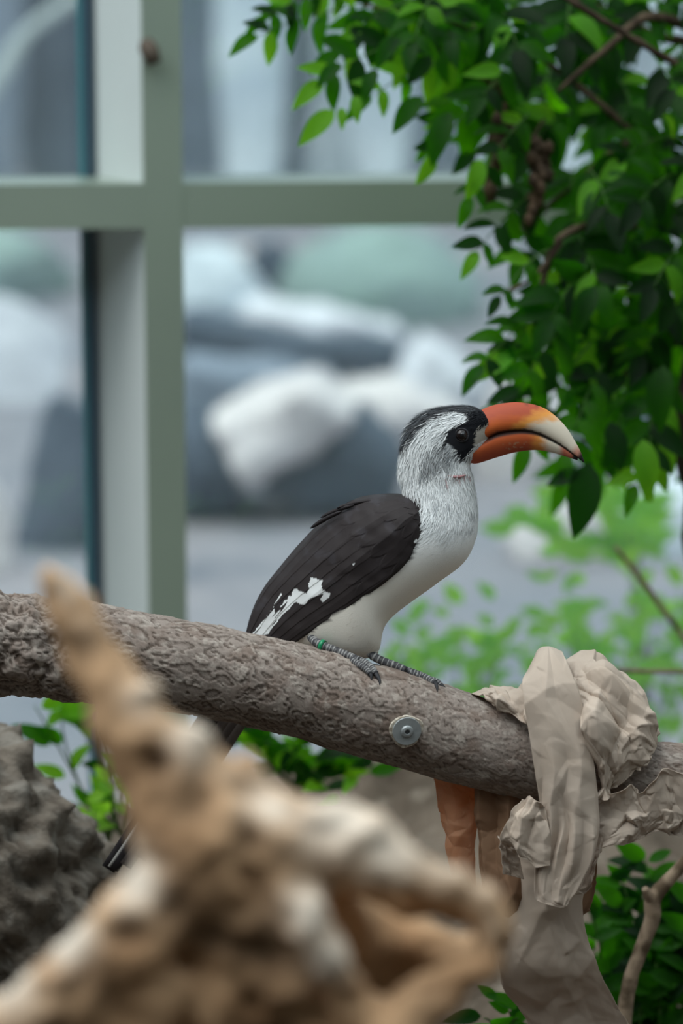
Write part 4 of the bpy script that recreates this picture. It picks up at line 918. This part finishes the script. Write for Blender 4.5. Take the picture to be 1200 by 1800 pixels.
# hand-set sprays along the visible outline
F_((700, 10, 2.96), (455, 62, 2.93), 5, 62, .01, 9)
F_((720, -40, 2.97), (500, 8, 2.94), 5, 58, .01, 8)
F_((790, 60, 2.94), (570, 140, 2.90), 5, 74, .012, 9)
F_((800, 30, 2.97), (600, 90, 2.95), 6, 66, .01, 8)
F_((860, 110, 2.94), (655, 168, 2.90), 5, 62, .015, 9)
F_((900, 130, 2.93), (765, 270, 2.9), 6, 62, .01, 8)
F_((930, 200, 2.92), (830, 345, 2.88), 5, 58, .01, 8)
F_((960, 330, 2.95), (840, 440, 2.9), 5, 58, .01, 7)
F_((985, 430, 2.9), (880, 520, 2.87), 3, 44, .01, 7)
F_((960, 560, 2.9), (850, 640, 2.87), 4, 66, .01, 8)
F_((1010, 560, 2.9), (905, 700, 2.87), 5, 76, .01, 8)
F_((1040, 600, 2.92), (930, 780, 2.88), 5, 70, .01, 8)
F_((1060, 640, 2.92), (1000, 790, 2.88), 5, 70, .01, 8)
F_((1150, 640, 2.94), (1140, 800, 2.9), 4, 76, .0, 8)
F_((1120, 560, 2.96), (1085, 760, 2.92), 5, 70, .0, 7)
F_((940, 60, 2.95), (760, 100, 2.9), 6, 66, .02, 8)
F_((620, -10, 2.96), (470, 30, 2.93), 5, 50, .01, 9)
F_((840, -20, 2.96), (640, 40, 2.92), 6, 58, .01, 9)
F_((1000, 480, 2.92), (900, 620, 2.88), 5, 62, .01, 9)
F_((1180, 720, 2.94), (1120, 850, 2.9), 4, 60, .0, 9)
for e in ((588, 192, 522, 250, 3), (600, 188, 600, 226, 3), (624, 166, 626, 214, 3), (742, 168, 690, 232, 0), (790, 195, 758, 290, 0), (846, 278, 820, 352, 3), (905, 612, 820, 668, 3), (1040, 812, 1005, 946, 2),
          (1020, 830, 960, 850, 2), (1130, 770, 1136, 882, 3), (1165, 640, 1160, 760, 0), (1075, 740, 1090, 830, 2), (1045, 500, 1010, 590, 0), (700, 60, 660, 120, 0), (660, 120, 640, 178, 0), (600, 110, 556, 152, 0)):
    tree.single(e[0], e[1], 2.88, e[2], e[3], pri=20, var=e[4])
# crown filled with fronds, layer behind layer
crown = [(620, -40), (1260, -40), (1260, 640), (1200, 800), (1120, 800), (1050, 790), (970, 760), (900, 690), (930, 520), (890, 430), (850, 330), (830, 230), (760, 150), (650, 60)]
rr = random.Random(21); cnt = 0
while cnt < 95:
    x, y = rr.uniform(640, 1260), rr.uniform(-40, 800)
    if not inpoly(np.array([x]), np.array([y]), crown)[0]: continue
    d = rr.uniform(2.9, 3.32); an = rr.uniform(.3, 2.7); ln = rr.uniform(90, 150)
    x0 = x+rr.uniform(20, 70); y0 = y-rr.uniform(20, 60)
    F_((x0, y0, d+.02), (x0-ln*math.cos(an)*.7-20, y0+ln*abs(math.sin(an))*.8, d-.03), 4, rr.uniform(62, 86), .008, (3.4-d)*8)
    cnt += 1
tree.finish(300)
# dried brown seed clusters hanging inside the crown
for ci, (x, y, hgt) in enumerate(((866, 130, 230), (936, 250, 150))):
    cl_ = thing('seed_cluster', W(x, y+hgt, 3.05), ('long' if ci == 0 else 'short')+' dried brown seed cluster hanging among the green leaves', 'seed cluster', 'seed clusters in the tree')
    r = np.random.RandomState(ci); Vs = []; Fs = []; off = 0; I2 = ico(1)
    for k in range(110):
        t = r.rand(); p = np.array(W(x+r.normal()*9*(1.2-t)+10*math.sin(4*t), y+t*hgt, 3.05+r.normal()*.012))
        P = I2[0]*r.uniform(.004, .008)*np.array([1, 1, 1.5])+p; Vs.append(P); Fs += [tuple(int(i)+off for i in f) for f in I2[1]]; off += len(P)
    o = mk('seeds', np.concatenate(Vs), Fs, M_dry, cl_); o['kind'] = 'stuff'
    ptube('stem', [(x+20, y-40, 3, 3.06), (x, y, 2.5, 3.05), (x+6, y+hgt*.5, 2, 3.05), (x, y+hgt, 1.2, 3.05)], M_dry, cl_, 20, 6)

# --- bushes rooted in the bank
def bush(name, label, key, base, stems, leafL, nper, seed, stemr=3, cat='shrub', out=False):
    """stems: rows ((x0,y0,d0),(x1,y1,d1)); leaves spread along each"""
    b = W(*base); p = Plant(name, (b.x, b.y, b.z), label, cat, key, M_green); r = random.Random(seed)
    if out:                                        # woody stem down to the ground outside
        V = tubeV([(b.x, b.y, 0), (b.x+.02, b.y, b.z*.5), (b.x, b.y, b.z)], [.012, .010, .006], 16, 8, .002, 30); mk('stem', V, grid_closed(16, 8), M_tbark, p.o)
    for (a0, b0) in stems:
        if out: a0 = (base[0]+(a0[0]-base[0])*.35, base[1], base[2])
        A = W(*a0); B = W(*b0); mid = (A+B)/2+Vector((r.uniform(-.02, .02), 0, .02)); cp = cr([A[:], mid[:], B[:]], 30)
        p.stalk([cp[i] for i in (0, 10, 20, 29)], stemr*.0006, .0007)
        for k in range(nper):
            t = .25+.75*k/max(nper-1, 1); q_ = Vector(cp[int(t*29)]); tn = (B-A).normalized()
            dr = tn*r.uniform(.2, .9)+Vector((r.choice((-1, 1))*r.uniform(.5, 1), r.uniform(-.6, .4), r.uniform(-.5, .5)))
            p.leaf(q_+Vector((r.uniform(-1, 1), r.uniform(-1, 1), r.uniform(-1, 1)))*(.035 if out else .008), dr, Vector((r.uniform(-.6, .6), -1, r.uniform(0, 1.4))), leafL*a0[2]/FPX*r.uniform(.7, 1.2), 9 if key == 'deep' else 1)
    p.finish(300); return p
R2 = random.Random(8)
def spread(x0, x1, ya, yb, base_y, d, n, lean=20):
    out = []
    for k in range(n):
        x = x0+(x1-x0)*(k+.5)/n+R2.uniform(-12, 12); y = R2.uniform(ya, yb)
        out.append(((x+R2.uniform(-lean, lean), base_y, d+R2.uniform(-.02, .02)), (x, y, d+R2.uniform(-.06, .04))))
    return out
bush('leafy_shrub', 'yellow-green shrub beyond the glass behind the paper', 'lime', (1080, 1420, 4.1), spread(930, 1230, 1000, 1180, 1420, 4.12, 17), 42, 14, 3, out=True)
bush('leafy_shrub', 'low bright green shrub beyond the glass behind the legs of the bird', 'lime', (790, 1390, 4.0), spread(690, 920, 1080, 1220, 1390, 4.02, 12), 42, 11, 4, out=True)
bush('leafy_shrub', 'bright lime shoots beyond the glass under the orange bill', 'lime', (1120, 1000, 4.5), [((1130, 1000, 4.5), e) for e in ((870, 890, 4.45), (930, 930, 4.45), (1000, 870, 4.5), (1060, 860, 4.45), (1120, 880, 4.45), (1080, 940, 4.45), (960, 890, 4.45), (1140, 930, 4.45), (1000, 930, 4.45))], 64, 5, 5, out=True)
bush('leafy_shrub', 'drooping green shrub under the log beside the driftwood prong', 'deep', (520, 1420, 3.15), [((520, 1400, 3.15), (x, y, 3.1)) for x, y in ((400, 1270), (430, 1310), (470, 1280), (520, 1290), (560, 1330), (600, 1310), (640, 1350), (480, 1360), (590, 1390), (660, 1330))], 62, 7, 6)
bush('leafy_shrub', 'green leaf spray under the left end of the log', 'deep', (190, 1480, 3.15), [((190, 1480, 3.15), (x, y, 3.08)) for x, y in ((60, 1240), (110, 1250), (150, 1240), (180, 1250), (205, 1290))], 78, 5, 7)
bush('leafy_shrub', 'small green seedling on the bank beside the tail of the bird', 'lime', (215, 1470, 3.1), [((215, 1470, 3.1), (x, y, 3.05)) for x, y in ((165, 1440), (200, 1385), (225, 1370), (235, 1420))], 52, 4, 8)
bush('leafy_shrub', 'dense dark green shrub behind the bare twig and hanging paper', 'shade', (1130, 1960, 2.9), spread(1030, 1250, 1480, 1700, 1960, 2.92, 22), 70, 14, 9)
bush('leafy_shrub', 'dark green leaves low down below the driftwood hollow', 'shade', (880, 1900, 2.75), [((880, 1900, 2.75), (x, y, 2.7)) for x, y in ((850, 1790), (880, 1770), (910, 1790))], 60, 4, 10)
# bare stems
ST = thing('bare_twig', W(1095, 1900, 2.72), 'bare pale crooked twig with a knob beside the hanging paper', 'twig')
ptube('stem', [(1092, 1960, 15, 2.72), (1094, 1850, 15, 2.72), (1098, 1780, 14, 2.72), (1108, 1720, 13, 2.72), (1128, 1665, 13, 2.72), (1146, 1615, 14, 2.72), (1148, 1580, 15, 2.72), (1172, 1550, 12, 2.72), (1210, 1510, 11, 2.72), (1270, 1450, 10, 2.72)], M_twig, ST, 60, 12, .001, 80)
ptube('knob', [(1150, 1590, 11, 2.72), (1140, 1574, 10, 2.715), (1133, 1562, 6, 2.71)], M_twig, ST, 14, 10)
o = ptube('dry_stem', [(1085, 1178, 4, 3.1), (1140, 1180, 4, 3.1), (1210, 1181, 4, 3.1), (1300, 1184, 4, 3.1)], M_twig, None, 20, 8); tag(o, 'thin dry stem lying level behind the bunched paper', 'twig')
o = ptube('dry_stem', [(1080, 960, 4, 3.3), (1120, 1010, 5, 3.3), (1160, 1065, 5, 3.3), (1200, 1120, 5, 3.3), (1260, 1230, 6, 3.3), (1300, 1420, 6, 3.3)], M_twig, None, 20, 8); tag(o, 'thin slanting dry stem among the yellow-green leaves', 'twig')
